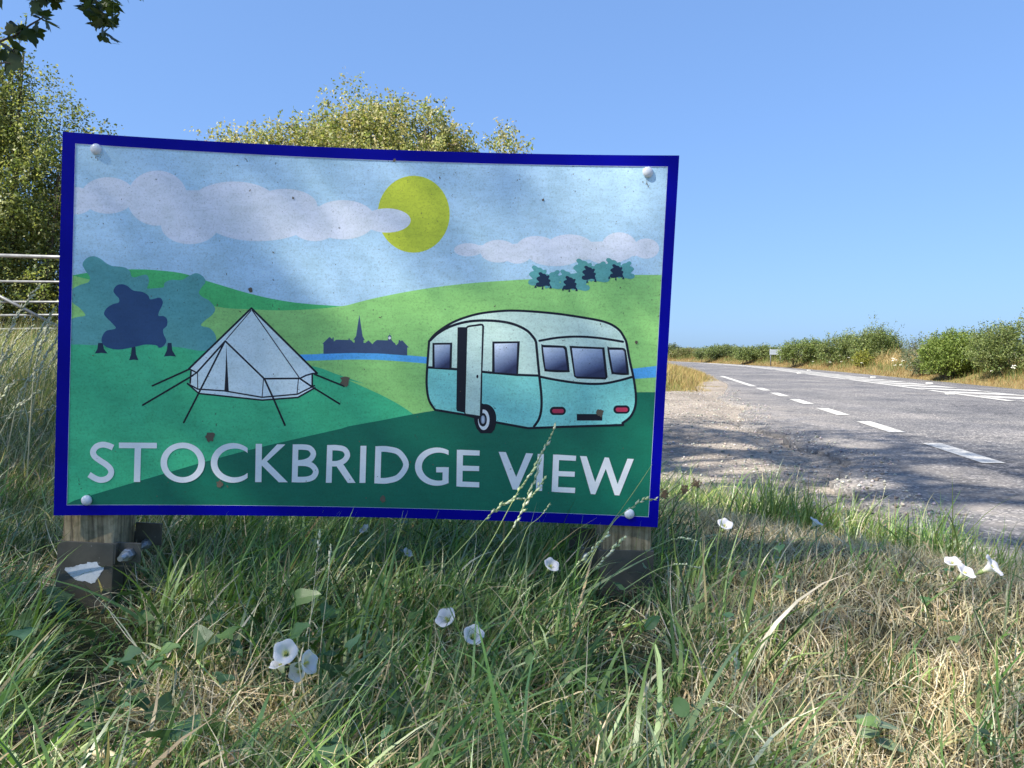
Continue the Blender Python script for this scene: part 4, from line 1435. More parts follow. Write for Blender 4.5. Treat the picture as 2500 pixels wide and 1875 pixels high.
def plant(name, loc, blobs, n, m, lsize, slen, cols, label, cat, group=None, up=0.4, gap=-0.25, gfreq=1.6, stems=5, trunk_r=0.05, long_=0, long_len=0.6, aspect=0.55, wts=None, parts_names=("stems", "crown"), shell=0.45, droop=0.0):
    """a bush, hedge or tree: stems rising from its foot into sprays of leaves"""
    root = empty(name, loc, label, cat, group)
    lx, ly, lz = loc
    P, D, Ls = crown_sprays(blobs, n, slen, up, gap, gfreq, shell)
    if long_:
        bl = np.array(blobs)
        P2, D2, L2_ = crown_sprays(blobs, long_, long_len, up + 0.8, -2, gfreq, 0.9)
        sel = P2[:, 2] > np.median(P2[:, 2])
        P, D, Ls = np.concatenate([P, P2[sel]]), np.concatenate([D, D2[sel]]), np.concatenate([Ls, L2_[sel]])
    ns = len(P)
    cnt = np.maximum(3, (m * Ls / slen).astype(int))
    idx = np.repeat(np.arange(ns), cnt)
    t = rng.random(len(idx))
    LP = P[idx] + D[idx] * (Ls[idx] * t)[:, None] + rng.normal(0, 1, (len(idx), 3)) * (slen * 0.16) * (1.1 - 0.5 * t)[:, None]
    LP[:, 2] -= droop * t * t * Ls[idx]
    zmin = float(lz) + 0.02
    LP = LP[LP[:, 2] > zmin]
    if len(LP) < len(idx): idx = idx[:len(LP)]
    sc = palette(ns, cols, 0.18, wts)
    col = sc[idx] * rng.uniform(0.75, 1.25, (len(idx), 1))
    V, Q, C = leaf_quads(LP, np.full(len(LP), lsize), np.array([0, 0, 0.5]), aspect, col)
    o = link(parts_names[1], np_mesh(parts_names[1], V - np.array(loc), Q, mats=[M_LEAF], col=C), root)
    # stems, limbs and twigs
    mb = MB()
    bl = np.array(blobs)
    for i in range(stems):
        b = bl[rng.integers(len(bl))] if stems > 1 else bl[np.argmax(bl[:, 2])]
        tgt = b[:3] + rng.normal(0, 0.25, 3) * b[3:6]
        s0 = np.array([lx + rng.normal(0, 0.1 + 0.05 * stems), ly + rng.normal(0, 0.08), lz - 0.05])
        if stems > 3:
            s0[0] = b[0] + rng.normal(0, 0.3) * b[3]; s0[1] = b[1] + rng.normal(0, 0.3) * b[4]; s0[2] = float(ground_z(s0[0:1], s0[1:2])[0]) - 0.05
        mid = (s0 + tgt) / 2 + rng.normal(0, 0.04, 3) * np.linalg.norm(tgt - s0)
        pts = smooth_open([tuple(s0), tuple(mid), tuple(tgt)], 4)
        r0 = trunk_r * rng.uniform(0.6, 1.1)
        mb.tube([Vector(p) - Vector(loc) for p in pts], [r0 * (1 - 0.75 * q / (len(pts) - 1)) for q in range(len(pts))], 6)
        near = np.argsort(np.linalg.norm(P - tgt, axis=1))[:14]
        for q in near[::2]:
            a = np.array(pts[int(rng.integers(2, len(pts) - 1))])
            e = P[q]
            mb.tube([Vector(a) - Vector(loc), Vector((a + e) / 2 + rng.normal(0, 0.04, 3)) - Vector(loc), Vector(e) - Vector(loc)], [r0 * 0.4, r0 * 0.28, r0 * 0.12], 4, 0, False)
    for q in rng.choice(ns, min(ns, 420), replace=False):
        mb.tube([Vector(P[q] - D[q] * 0.1) - Vector(loc), Vector(P[q] + D[q] * Ls[q] * 0.9) - Vector(loc)], [0.0035 + slen * 0.006, 0.0015 + slen * 0.002], 3, 0, False)
    link(parts_names[0], mb.mesh(parts_names[0], [M_BARK], True), root)
    return root


OLIVE = [(0.23, 0.265, 0.09), (0.30, 0.325, 0.12), (0.16, 0.20, 0.06), (0.10, 0.135, 0.04), (0.37, 0.385, 0.18)]
gz1 = lambda x, y: float(ground_z(np.array([x]), np.array([y]))[0])
# tall bush behind the gate
plant("hedgerow_tree", (-8.3, 11.4, gz1(-8.3, 11.4)),
      [(-8.4, 11.4, 1.7, 2.0, 1.4, 1.5), (-8.6, 11.3, 3.1, 1.9, 1.3, 1.5), (-9.2, 11.5, 4.2, 1.5, 1.2, 1.2), (-7.0, 11.2, 1.4, 1.1, 1.1, 1.1), (-7.2, 11.2, 2.9, 0.95, 0.9, 0.9), (-7.9, 11.3, 4.3, 0.8, 0.8, 0.8), (-6.35, 11.3, 3.35, 0.5, 0.5, 0.4), (-5.6, 11.5, 1.3, 1.0, 1.0, 0.9), (-6.7, 11.4, 2.3, 0.9, 0.9, 0.9), (-6.6, 11.3, 3.2, 0.75, 0.7, 0.7), (-6.05, 11.3, 3.6, 0.4, 0.4, 0.28), (-6.9, 11.3, 4.1, 0.55, 0.6, 0.6), (-8.2, 11.3, 5.0, 0.6, 0.6, 0.5), (-7.35, 11.3, 4.75, 0.4, 0.5, 0.5), (-7.15, 11.3, 5.1, 0.18, 0.3, 0.3), (-5.85, 11.3, 3.75, 0.2, 0.2, 0.12)],
      20000, 16, 0.05, 0.30, OLIVE, "tall sunlit olive green bush filling the hedge behind the metal gate", "tree", up=0.5, gap=-0.28, gfreq=3.0, stems=9, trunk_r=0.06, long_=160, long_len=0.75)
GOLD = [(0.36, 0.35, 0.15), (0.44, 0.42, 0.21), (0.25, 0.28, 0.09), (0.17, 0.21, 0.06), (0.48, 0.43, 0.25)]
plant("hawthorn_tree", (-2.9, 16.2, gz1(-2.9, 16.2)),
      [(-3.3, 16.2, 2.4, 2.6, 1.6, 1.9), (-3.0, 16.2, 4.3, 2.35, 1.4, 1.05), (-4.3, 16.1, 4.6, 1.0, 1.0, 0.8), (-3.3, 16.2, 4.9, 1.1, 0.9, 0.8), (-2.3, 16.2, 5.05, 1.15, 0.9, 0.8), (-1.9, 16.2, 5.1, 0.7, 0.7, 0.5), (-3.45, 16.3, 5.5, 0.6, 0.5, 0.6), (-2.7, 16.2, 5.55, 0.35, 0.4, 0.35), (-3.55, 16.2, 6.05, 0.2, 0.3, 0.35), (-1.3, 16.2, 4.8, 0.6, 0.6, 0.5),
       (-5.5, 16.2, 4.6, 0.55, 0.6, 0.6), (-5.9, 16.3, 5.05, 0.45, 0.4, 0.33), (-6.25, 16.3, 5.25, 0.25, 0.2, 0.16), (-5.0, 16.2, 4.95, 0.35, 0.4, 0.35), (-1.0, 16.3, 4.3, 1.1, 0.9, 0.75), (-0.2, 16.3, 4.75, 0.5, 0.5, 0.4), (0.0, 16.3, 5.1, 0.2, 0.3, 0.25), (-0.6, 16.2, 2.3, 1.2, 1.1, 1.6), (-5.2, 16.2, 2.3, 1.1, 1.1, 1.5)],
      18500, 15, 0.07, 0.34, GOLD, "sunburnt yellow green hawthorn whose top shows above the sign panel", "tree", up=0.45, gap=-0.38, gfreq=2.8, stems=8, trunk_r=0.09, long_=130, long_len=0.55)

# hedge across the road, one shrub after another
HG = [(0.15, 0.19, 0.062), (0.19, 0.235, 0.08), (0.11, 0.15, 0.05), (0.23, 0.265, 0.095)]
HGREY = [(0.15, 0.185, 0.10), (0.19, 0.22, 0.12), (0.12, 0.15, 0.08)]
HBRT = [(0.17, 0.23, 0.05), (0.21, 0.27, 0.06), (0.13, 0.18, 0.04)]


def hx(px, y): return (px - CX) / F * y


def shrub(name, px0, px1, y, top, cols, label, n=900, m=10, ls=0.11, sl=0.34, long_=40, ll=0.5, depth=1.0, cat="bush", group="hedge shrubs across the road"):
    px0, px1 = px0 - 0.1 * (px1 - px0), px1 + 0.1 * (px1 - px0)
    x0, x1 = hx(px0, y), hx(px1, y)
    xc, hw = (x0 + x1) / 2, (x1 - x0) / 2
    g = gz1(xc, y)
    zt = CAM_Z + (862 - top) / F * y
    h = zt - g
    bl = [(xc, y, g + h * 0.48, hw * 0.8, depth, h * 0.42)]
    k = max(2, int(hw / 0.7))
    for i in range(k):
        f = (i + 0.5) / k * 2 - 1
        hh = h * random.uniform(0.66, 0.86) * (1 - 0.25 * f * f)
        bl.append((xc + f * hw * 0.85, y + random.uniform(-0.3, 0.3) * depth, g + hh * 0.58, max(0.35, hw / k * 1.1), depth * 0.7, hh * 0.40))
        bl.append((xc + f * hw * 0.9, y + random.uniform(-0.3, 0.1) * depth, g + hh * 0.25, max(0.3, hw / k), depth * 0.7, hh * 0.25))
    return plant(name, (xc, y, g), bl, int(n * 1.7), int(m * 1.3), ls * 0.66, sl, cols, label, cat, group, up=0.9, gap=-0.4, gfreq=2.6, stems=max(4, k * 2), trunk_r=0.03, long_=long_, long_len=ll, parts_names=("stems", "foliage"))


shrub("hedge_shrub", 2385, 2640, 21.5, 788, HG, "dark green bush with upright shoots at the right end of the roadside hedge", 2100, 11, 0.085, 0.30, 150, 0.5)
shrub("hedge_shrub", 2262, 2410, 24.0, 808, HBRT, "bright yellow green rounded bush in the roadside hedge right of the gap", 1500, 11, 0.09, 0.28, 40, 0.35)
shrub("hedge_shrub", 2222, 2292, 26.5, 822, HGREY, "grey green thin bush on the right edge of the hedge gap", 700, 10, 0.085, 0.30, 60, 0.5)
shrub("hedge_shrub", 2095, 2185, 36.0, 808, HG, "upright olive bush left of the golden grass gap with spiky shoots", 1300, 10, 0.11, 0.40, 130, 0.9)
shrub("hedge_shrub", 2010, 2110, 40.0, 820, HG, "dark green middle bush with shadowed hollows in the far hedge", 1300, 10, 0.12, 0.40, 60, 0.6)
shrub("hedge_shrub", 1912, 2025, 45.0, 836, HBRT[:1] + HG, "low leafy green bush just right of the grey road sign", 1300, 10, 0.13, 0.42, 40, 0.5)
shrub("hedge_shrub", 2098, 2116, 35.0, 858, [(0.25, 0.26, 0.045), (0.28, 0.28, 0.05)], "small yellow green sapling at the foot of the upright olive bush", 160, 9, 0.10, 0.25, 4, 0.2, 0.4)
shrub("roadside_hedge", 1800, 1915, 57.0, 850, HG, "trimmed green hedge behind the grey road sign", 1400, 9, 0.15, 0.42, 60, 0.5, cat="hedge")
shrub("roadside_hedge", 1705, 1815, 68.0, 849, HG[:2] + HGREY[:1], "long low green hedge left of the grey road sign", 1500, 9, 0.17, 0.45, 50, 0.5, cat="hedge")
shrub("roadside_hedge", 1640, 1712, 82.0, 857, [(0.20, 0.22, 0.085), (0.17, 0.20, 0.07), (0.24, 0.22, 0.11)], "farthest lowest stretch of hedge where the road bends out of sight", 1000, 9, 0.2, 0.5, 20, 0.4, cat="hedge")
shrub("distant_tree", 1600, 1656, 96.0, 845, HGREY + [(0.08, 0.11, 0.05)], "small dark tree showing past the sign's right edge on the skyline", 700, 9, 0.24, 0.6, 30, 0.9, cat="tree", group=None)

# ------------------------------------------------------------------ maple overhanging the sign from the left
MAPLE = [(0.06, 0.09, 0.024), (0.085, 0.12, 0.033), (0.045, 0.07, 0.02)]
TX, TY = -7.9, -0.5
mroot = empty("maple_tree", (TX, TY, gz1(TX, TY)), "dark lobed maple branch tips hanging into the top of the picture above the tall bush", "tree")
mloc = Vector(mroot.location)
tb = MB()
trunk_pts = [(TX, TY, mloc.z - 0.1), (TX + 0.05, TY, 1.5), (TX - 0.08, TY + 0.1, 3.6), (TX + 0.12, TY + 0.2, 6.6), (TX, TY + 0.1, 10.5)]
tb.tube([Vector(p) - mloc for p in smooth_open(trunk_pts, 4)], [0.34 * (1 - 0.05 * k) for k in range(17)], 12)
link("trunk", tb.mesh("trunk", [M_BARK], True), mroot)


def maple_leaf():
    """lobed leaf outline in its own plane, stalk at the origin, tip along +y"""
    half = [(0.0, 0.0), (0.18, -0.06), (0.30, -0.02), (0.26, 0.10), (0.46, 0.16), (0.58, 0.34), (0.40, 0.38), (0.26, 0.40), (0.30, 0.56), (0.22, 0.70), (0.12, 0.74), (0.0, 1.0)]
    pts = half + [(-x, y) for x, y in half[-2:0:-1]]
    return pts


ml = maple_leaf()
bm = bmesh.new()
bm.faces.new([bm.verts.new((x, y, -0.10 * abs(x) + 0.12 * x * x - 0.10 * y * y)) for x, y in ml])
bmesh.ops.triangulate(bm, faces=bm.faces[:])
bm.verts.index_update()
MLV = np.array([v.co[:] for v in bm.verts]); MLT = np.array([[v.index for v in f.verts] for f in bm.faces])
bm.free()


def maple_leaves(P, D, size):
    """lobed leaves hanging at P, pointing along D"""
    n = len(P)
    b = D / np.linalg.norm(D, axis=1)[:, None]
    a = rng.normal(size=(n, 3)) + np.array([0.2, -0.3, 0.9])
    a -= b * (a * b).sum(1)[:, None]; a /= np.linalg.norm(a, axis=1)[:, None]
    c = np.cross(b, a)
    s = size[:, None, None]
    V = P[:, None, :] + s * (MLV[None, :, 0:1] * c[:, None, :] + MLV[None, :, 1:2] * b[:, None, :] + MLV[None, :, 2:3] * a[:, None, :])
    T = (MLT[None] + (np.arange(n) * len(MLV))[:, None, None]).reshape(-1, 3)
    return V.reshape(-1, 3), T, np.repeat(palette(n, MAPLE, 0.2), len(MLV), 0)


# low branches whose tips hang into view
def in_frame(P):
    y = np.maximum(P[:, 1], 0.05)
    return (P[:, 1] > 0.1) & (P[:, 0] > -0.70 * y) & (P[:, 2] < CAM_Z + 0.475 * y) & (P[:, 0] < 0.7 * y)


tw = MB()
LPs, LDs, LSs = [], [], []
DB = 2.3
main = [at_depth(*q, d) for q, d in (((-420, 150), 2.45), ((-180, 165), 2.4), ((-10, 105), DB), ((40, 85), DB), ((75, 60), DB), ((103, 44), DB), ((112, 30), DB))]
tw.tube([p - mloc for p in main], [0.012, 0.008, 0.0035, 0.003, 0.0026, 0.002, 0.0014], 6)
sec = [at_depth(*q, d) for q, d in (((-180, 165), 2.4), ((-60, 170), 2.35), ((15, 152), DB), ((42, 160), DB))]
tw.tube([p - mloc for p in sec], [0.006, 0.004, 0.0025, 0.0014], 5)
b3 = [at_depth(*q, d) for q, d in (((-10, 105), DB), ((15, 110), DB), ((32, 122), DB), ((38, 135), DB))]
tw.tube([p - mloc for p in b3], [0.0025, 0.002, 0.0016, 0.001], 5)
for (px, py, dx, dy, sz) in ((40, 60, 12, 30, 52), (44, 72, 20, -30, 40), (62, 62, 10, -30, 34), (70, 70, 14, 30, 48), (86, 70, 20, 26, 38), (92, 44, -12, -26, 26), (100, 40, 2, -34, 44), (112, 50, 22, 16, 46), (118, 56, -4, 26, 34), (108, 38, 14, -22, 34), (30, 82, -16, -30, 36), (48, 84, 30, 24, 44), (26, 108, 34, 14, 52), (5, 108, 30, 18, 46), (38, 132, 22, 6, 44), (36, 128, 4, 34, 36), (18, 142, 42, 22, 72), (6, 148, 10, -28, 40), (84, 62, 20, 34, 34)):
    p = at_depth(px, py, DB + random.uniform(-0.04, 0.04)); q = at_depth(px + dx, py + dy, DB + random.uniform(-0.05, 0.05))
    LPs.append(p); LDs.append(q - p); LSs.append(sz / F * DB)
for (x0, x1, yb, nn, dz) in ((-20, 22, -8, 5, 2.2), (75, 145, 6, 24, 2.1), (135, 180, -12, 10, 2.1), (195, 285, 20, 44, 2.0), (225, 280, 60, 20, 2.0), (240, 275, 105, 7, 2.0), (295, 345, -18, 10, 2.0), (-60, 60, -30, 16, 2.2), (60, 340, -45, 46, 2.05)):
    for _ in range(nn):
        px, py = random.uniform(x0, x1), yb - abs(random.gauss(0, 16))
        p = at_depth(px, py, dz + random.uniform(-0.15, 0.15)); q = at_depth(px + random.gauss(6, 16), py + random.uniform(8, 34), dz + random.uniform(-0.1, 0.1))
        LPs.append(p); LDs.append(q - p); LSs.append(random.uniform(28, 44) / F * dz)
for q0, q1, q2 in (((-300, -260), (60, -60), (110, 0)), ((-200, -330), (180, -90), (240, 10)), ((0, -300), (260, -70), (320, -16)), ((-350, -100), (-80, -40), (10, -4))):
    tw.tube([at_depth(*q0, 2.4) - mloc, at_depth(*q1, 2.15) - mloc, at_depth(*q2, 2.05) - mloc], [0.012, 0.006, 0.0015], 6)
# limbs carrying them back to the trunk
for tgt in (at_depth(-420, 150, 2.45), at_depth(-300, -260, 2.4), at_depth(-200, -330, 2.4), at_depth(0, -300, 2.4), at_depth(-350, -100, 2.4)):
    s0 = Vector((TX, TY + 0.2, 3.4)); mid = (s0 + tgt) / 2 + Vector((0, 0, 0.55))
    pts = smooth_open([tuple(s0), tuple(mid), tuple(tgt)], 5)
    tw.tube([Vector(p) - mloc for p in pts], [0.075 - 0.063 * k / (len(pts) - 1) for k in range(len(pts))], 7)
# crown
CR = [(-4.3, 1.6, 5.6, 2.3, 3.9, 2.3), (-4.0, 3.6, 5.2, 1.9, 1.9, 1.6), (-4.4, -1.6, 5.4, 2.0, 2.2, 1.9), (-3.1, 1.2, 5.0, 1.3, 2.6, 1.5), (-5.4, 1.0, 4.8, 1.8, 2.6, 1.9), (-3.3, 0.2, 3.9, 1.2, 1.6, 0.9), (-3.4, -0.4, 5.2, 1.1, 1.2, 1.1), (-3.5, -0.2, 5.6, 1.0, 1.0, 1.0), (-2.2, 3.9, 5.3, 1.4, 1.8, 1.2), (-2.6, 2.4, 5.0, 1.1, 1.3, 1.1)]
SHIFT = sd * 6.0                                    # the crown stands well up the sun's path
CR = [(a + SHIFT.x, b + SHIFT.y, c + SHIFT.z, d * 1.05, e, f) for a, b, c, d, e, f in CR]
P, D, Ls = crown_sprays(CR, 5400, 0.5, 0.0, -0.55, 1.5, 0.25)
# heavier boughs whose shadow lies across the pull-in and the broken tarmac
up = sd * (10 / sd.z)
CR3 = [(gx_ + up.x, gy_ + up.y, up.z, r_, r_, r_ * 0.8) for gx_, gy_, r_ in ((1.7, 8.0, 0.7), (2.3, 6.9, 0.65), (2.5, 5.6, 0.5), (2.1, 4.4, 0.6), (3.3, 6.5, 0.42), (3.3, 5.0, 0.36), (1.2, 6.6, 0.5), (2.7, 4.0, 0.35), (3.0, 5.8, 0.3))]
P_, D_, L__ = crown_sprays(CR3, 340, 0.4, 0.0, -3, 1.3, 0.2)
P, D, Ls = np.concatenate([P, P_]), np.concatenate([D, D_]), np.concatenate([Ls, L__])
idx = np.repeat(np.arange(len(P)), 9)
LP = P[idx] + D[idx] * (Ls[idx] * rng.random(len(idx)))[:, None] + rng.normal(0, 0.16, (len(idx), 3))
LP = LP[~in_frame(LP + np.array([0, 0, -0.12]))]
LP = LP[LP[:, 2] > 2.0]
# gaps between the boughs, found by where they let the sun through to the ground
gx_ = LP[:, 0] - sd.x / sd.z * LP[:, 2]; gy_ = LP[:, 1] - sd.y / sd.z * LP[:, 2]
drop = np.zeros(len(LP), dtype=bool)
for (hx_, hy_, ha, hb) in ((1.05, 3.45, 0.5, 0.42), (1.55, 2.75, 0.3, 0.25), (1.45, 5.2, 0.35, 0.4), (2.75, 4.55, 0.25, 0.45), (2.75, 6.2, 0.25, 0.35), (1.0, 4.6, 0.3, 0.2), (2.3, 3.4, 0.3, 0.25), (1.7, 6.2, 0.3, 0.35), (2.2, 7.7, 0.3, 0.3), (1.9, 4.3, 0.25, 0.2), (2.9, 3.5, 0.2, 0.25)):
    drop |= ((gx_ - hx_) / ha) ** 2 + ((gy_ - hy_) / hb) ** 2 < 1
thin = (gy_ < 2.6) & (gx_ > -1.3) & (rng.random(len(LP)) < 0.32)
LP = LP[~(drop | thin)]
V0, Q0, C0 = leaf_quads(LP, np.full(len(LP), 0.078), np.array([0, 0, 0.4]), 0.75, palette(len(LP), MAPLE, 0.2))
allP, allD, allS = (np.array([p[:] for p in LPs]), np.array([p[:] for p in LDs]), np.array(LSs))
V, T, C = maple_leaves(allP, allD, allS)
V = np.concatenate([V, V0]) - np.array(mloc[:])
link("crown", np_mesh("crown", V, Q=Q0 + (len(V) - len(V0)), T=T, mats=[M_LEAF], col=np.concatenate([C, C0]), smooth=False), mroot)
for i in range(26):
    b = CR[i % len(CR)]
    tgt = Vector(b[:3]) + Vector([random.gauss(0, 0.45) * b[3 + k] for k in range(3)])
    if bool(in_frame(np.array([tgt[:]]))[0]): continue
    s0 = Vector((TX, TY + 0.2, random.uniform(4.5, 9.5))); mid = (s0 + tgt) / 2 + Vector((0, 0, 0.3))
    pts = smooth_open([tuple(s0), tuple(mid), tuple(tgt)], 4)
    tw.tube([Vector(p) - mloc for p in pts], [0.09 - 0.08 * k / (len(pts) - 1) for k in range(len(pts))], 7)
link("branches", tw.mesh("branches", [M_BARK], True), mroot)

# ------------------------------------------------------------------ field gate
M_GALV, N_, L_, B_ = new_mat("galvanised_tube")
gn = noise(N_, L_, coords(N_, L_), 14, 4)
L_.new(ramp(N_, L_, gn, [(0.35, (0.15, 0.155, 0.16)), (0.65, (0.24, 0.245, 0.25))]), B_.inputs["Base Color"])
B_.inputs["Metallic"].default_value = 0.35; B_.inputs["Roughness"].default_value = 0.5
GD = 9.3
gate = empty("field_gate", (-5.0, GD, gz1(-5.0, GD)), "galvanised tubular metal field gate left of the sign in front of the bush", "gate")
gl = Vector(gate.location)
xa, xb_ = -6.75, -3.6
bars = ((621, 634), (684, 689), (734, 736), (767, 765), (801, 796), (832, 826))
zt_ = None
for i, (ya, yb) in enumerate(bars):
    pa, pb = at_depth(0, ya + 3, GD), at_depth(145, yb + 2, GD)
    slope = (pb.z - pa.z) / (pb.x - pa.x) * 0.35
    zz = lambda xx: pa.z + slope * (xx - pa.x)
    mb = MB(); mb.tube([Vector((xa, GD, zz(xa))) - gl, Vector((xb_, GD, zz(xb_))) - gl], 0.024 if i == 0 else 0.015, 10)
    link("bar", mb.mesh("bar", [M_GALV], True), gate)
    if i == 0: ztop = zz
    zbot = zz
for xx in (xa, xb_):
    mb = MB(); mb.tube([Vector((xx, GD, ztop(xx) + 0.02)) - gl, Vector((xx, GD, zbot(xx) - 0.02)) - gl], 0.022, 10)
    link("stile", mb.mesh("stile", [M_GALV], True), gate)
pa, pb = at_depth(0, 722, GD), at_depth(140, 795, GD)
dd_ = (pb - pa) / (pb.x - pa.x)
mb = MB()
x_s, x_e = pa.x - 0.55, pb.x + 0.12
mb.tube([pa + dd_ * (x_s - pa.x) + Vector((0, -0.03, 0)) - gl, pa + dd_ * (x_e - pa.x) + Vector((0, -0.03, 0)) - gl], 0.021, 8)
link("brace", mb.mesh("brace", [M_GALV], True), gate)
for nm, xx in (("gate_post", xa - 0.16), ("gate_post", xb_ + 0.16)):
    mb = MB(); g0 = gz1(xx, GD)
    mb.box((0, 0, 0.55), (0.16, 0.16, 1.5), bev=0.01)
    o = link(nm, mb.mesh(nm, [M_WOOD])); o.location = (xx, GD, g0 - 0.1)
    tag(o, "wooden post carrying the hinge side of the metal field gate" if xx < -5 else "wooden post on the latch side of the metal field gate behind the sign", "post", "posts of the field gate")

# ------------------------------------------------------------------ small grey road sign far up the verge
YS = 50.0
p0 = at_depth(1892, 876, YS)
rs = empty("road_sign", (p0.x, YS, gz1(p0.x, YS)), "small grey two post road sign by the far hedge", "sign")
rl = Vector(rs.location)
M_GREY = flat_mat("sign_back_grey", (0.42, 0.46, 0.50), 0.55)
mb = MB()
a, b = at_depth(1879, 853, YS), at_depth(1908, 866, YS)
for k in range(3):
    h = (a.z - b.z) / 3
    mb.box(((a.x + b.x) / 2 - rl.x, -0.02, b.z + h * (k + 0.5) - rl.z), (b.x - a.x, 0.03, h * 0.86), bev=0.005)
link("board", mb.mesh("board", [M_GREY]), rs)
for px in (1882, 1906):
    q = at_depth(px, 860, YS)
    mb = MB(); mb.tube([(q.x - rl.x, 0.03, -0.1), (q.x - rl.x, 0.03, a.z + 0.03 - rl.z)], 0.038, 8)
    link("post", mb.mesh("post", [M_GALV], True), rs)

# ------------------------------------------------------------------ small plants, one by one
def solve_ground(px, py, lift):
    """point seen at the pixel that floats `lift` above the bank"""
    d = ray(px, py)
    lo, hi = 0.3, 60.0
    for _ in range(50):
        m = (lo + hi) / 2
        if CAM_Z + d.z * m > gz1(d.x * m, m) + lift: lo = m
        else: hi = m
    return Vector((d.x * lo, lo, CAM_Z + d.z * lo))


M_PETAL = leaf_mat("petal", 0.35, 0.6, 0.2)
M_CALYX = flat_mat("calyx_green", (0.16, 0.22, 0.07), 0.6)
M_STAMEN = flat_mat("stamen_yellow", (0.62, 0.60, 0.16), 0.6)


def make_flower():
    """funnel flower of field bindweed, opening along +z, about 3 cm wide"""
    root = empty("bindweed_flower", (0, 0, 0))
    n, rings = 25, [(0.0022, -0.022), (0.003, -0.012), (0.0062, -0.004), (0.0105, 0.0015), (0.0150, 0.0035), (0.0168, 0.0030)]
    v, q, c = [], [], []
    for i, (r, z) in enumerate(rings):
        for k in range(n):
            a = 2 * math.pi * k / n
            lobe = 1 + (0.06 * math.cos(5 * a) if i > 3 else 0)
            v.append((r * lobe * math.cos(a), r * lobe * math.sin(a), z + 0.0012 * math.cos(5 * a) * (i > 2)))
            star = 0.5 + 0.5 * math.cos(5 * a)
            w = i / 5
            c.append((0.84 - 0.06 * star * (1 - w), 0.82 - 0.10 * star * (1 - w), 0.86) if i > 1 else (0.72, 0.74, 0.50))
    for i in range(len(rings) - 1):
        for k in range(n): q.append((i * n + k, i * n + (k + 1) % n, (i + 1) * n + (k + 1) % n, (i + 1) * n + k))
    link("petals", np_mesh("petals", v, q, mats=[M_PETAL], col=np.array(c)), root)
    mb = MB()
    mb.tube([(0, 0, -0.023), (0, 0, -0.019), (0, 0, -0.014)], [0.0018, 0.0036, 0.0032], 7)
    mb.tube([(0, 0, -0.022), (0.004, 0.002, -0.05), (0.012, 0.006, -0.085)], 0.0009, 5)
    link("calyx", mb.mesh("calyx", [M_CALYX], True), root)
    mb = MB()
    for k in range(5): mb.tube([(0, 0, -0.010), (0.0022 * math.cos(k * 1.257), 0.0022 * math.sin(k * 1.257), 0.001)], 0.0006, 4)
    link("stamens", mb.mesh("stamens", [M_STAMEN]), root)
    return root


flower0 = make_flower()
FL = [  # pixel, lift, direction it faces, size, label
    (697, 1592, 0.115, (0.15, -0.75, 0.6), 1.18, "fully open white bindweed flower facing the camera, upper one of the cluster below the sign"),
    (684, 1622, 0.10, (-0.25, -0.1, 0.95), 1.05, "pale bindweed funnel seen side on just under the open white flower"),
    (752, 1618, 0.10, (0.85, -0.35, 0.35), 1.15, "white bindweed flower turned right in the cluster below the sign"),
    (727, 1640, 0.085, (-0.2, -0.55, 0.2), 0.95, "lilac tinged half closed bindweed flower lowest in the cluster below the sign"),
    (1089, 1509, 0.10, (-0.35, -0.6, 0.7), 1.2, "white bindweed flower midway between the two posts, upper left one of a pair"),
    (1156, 1551, 0.10, (0.2, -0.7, 0.65), 1.1, "white bindweed flower midway between the two posts, lower right one of a pair"),
    (1346, 1380, 0.12, (0.35, -0.5, 0.7), 1.05, "white bindweed flower in the grass just left of the right post"),
    (890, 1292, 0.09, (-0.5, -0.4, 0.7), 0.95, "tiny white bindweed flower right under the middle of the blue border"),
    (995, 1350, 0.08, (0.6, -0.3, 0.7), 0.85, "tiny pale bindweed flower deep in the grass under the sign centre"),
    (1770, 1281, 0.13, (0.1, -0.5, 0.8), 1.15, "lone pale lilac bindweed flower in the turf right of the sign"),
    (1992, 1275, 0.09, (0.5, -0.2, 0.9), 1.15, "white bindweed flower hidden in the green tufts at the gravel edge"),
    (2325, 1372, 0.13, (-0.2, -0.3, 0.9), 0.95, "white bindweed flower at the left of the four near the right edge"),
    (2357, 1396, 0.18, (0.3, -0.5, 0.8), 1.0, "white bindweed flower second from left of the four near the right edge"),
    (2423, 1383, 0.185, (0.6, -0.5, 0.6), 1.25, "white bindweed flower topmost right of the four near the right edge"),
    (2408, 1409, 0.13, (0.2, -0.6, 0.7), 1.25, "white bindweed flower lowest of the four near the right edge"),
]
for i, (px, py, lift, dr, s, lab) in enumerate(FL):
    o = flower0 if i == 0 else copy_tree(flower0)
    o.location = solve_ground(px, py, lift)
    o.rotation_euler = Vector(dr).to_track_quat('Z', 'Y').to_euler()
    o.scale = (s * 0.84,) * 3
    tag(o, lab, "flower", "bindweed flowers in the grass")

# seeding grass stalks: thin stem, head of overlapping spikelets
M_SEED = leaf_mat("seed_husk", 0.25, 0.6, 0.25)


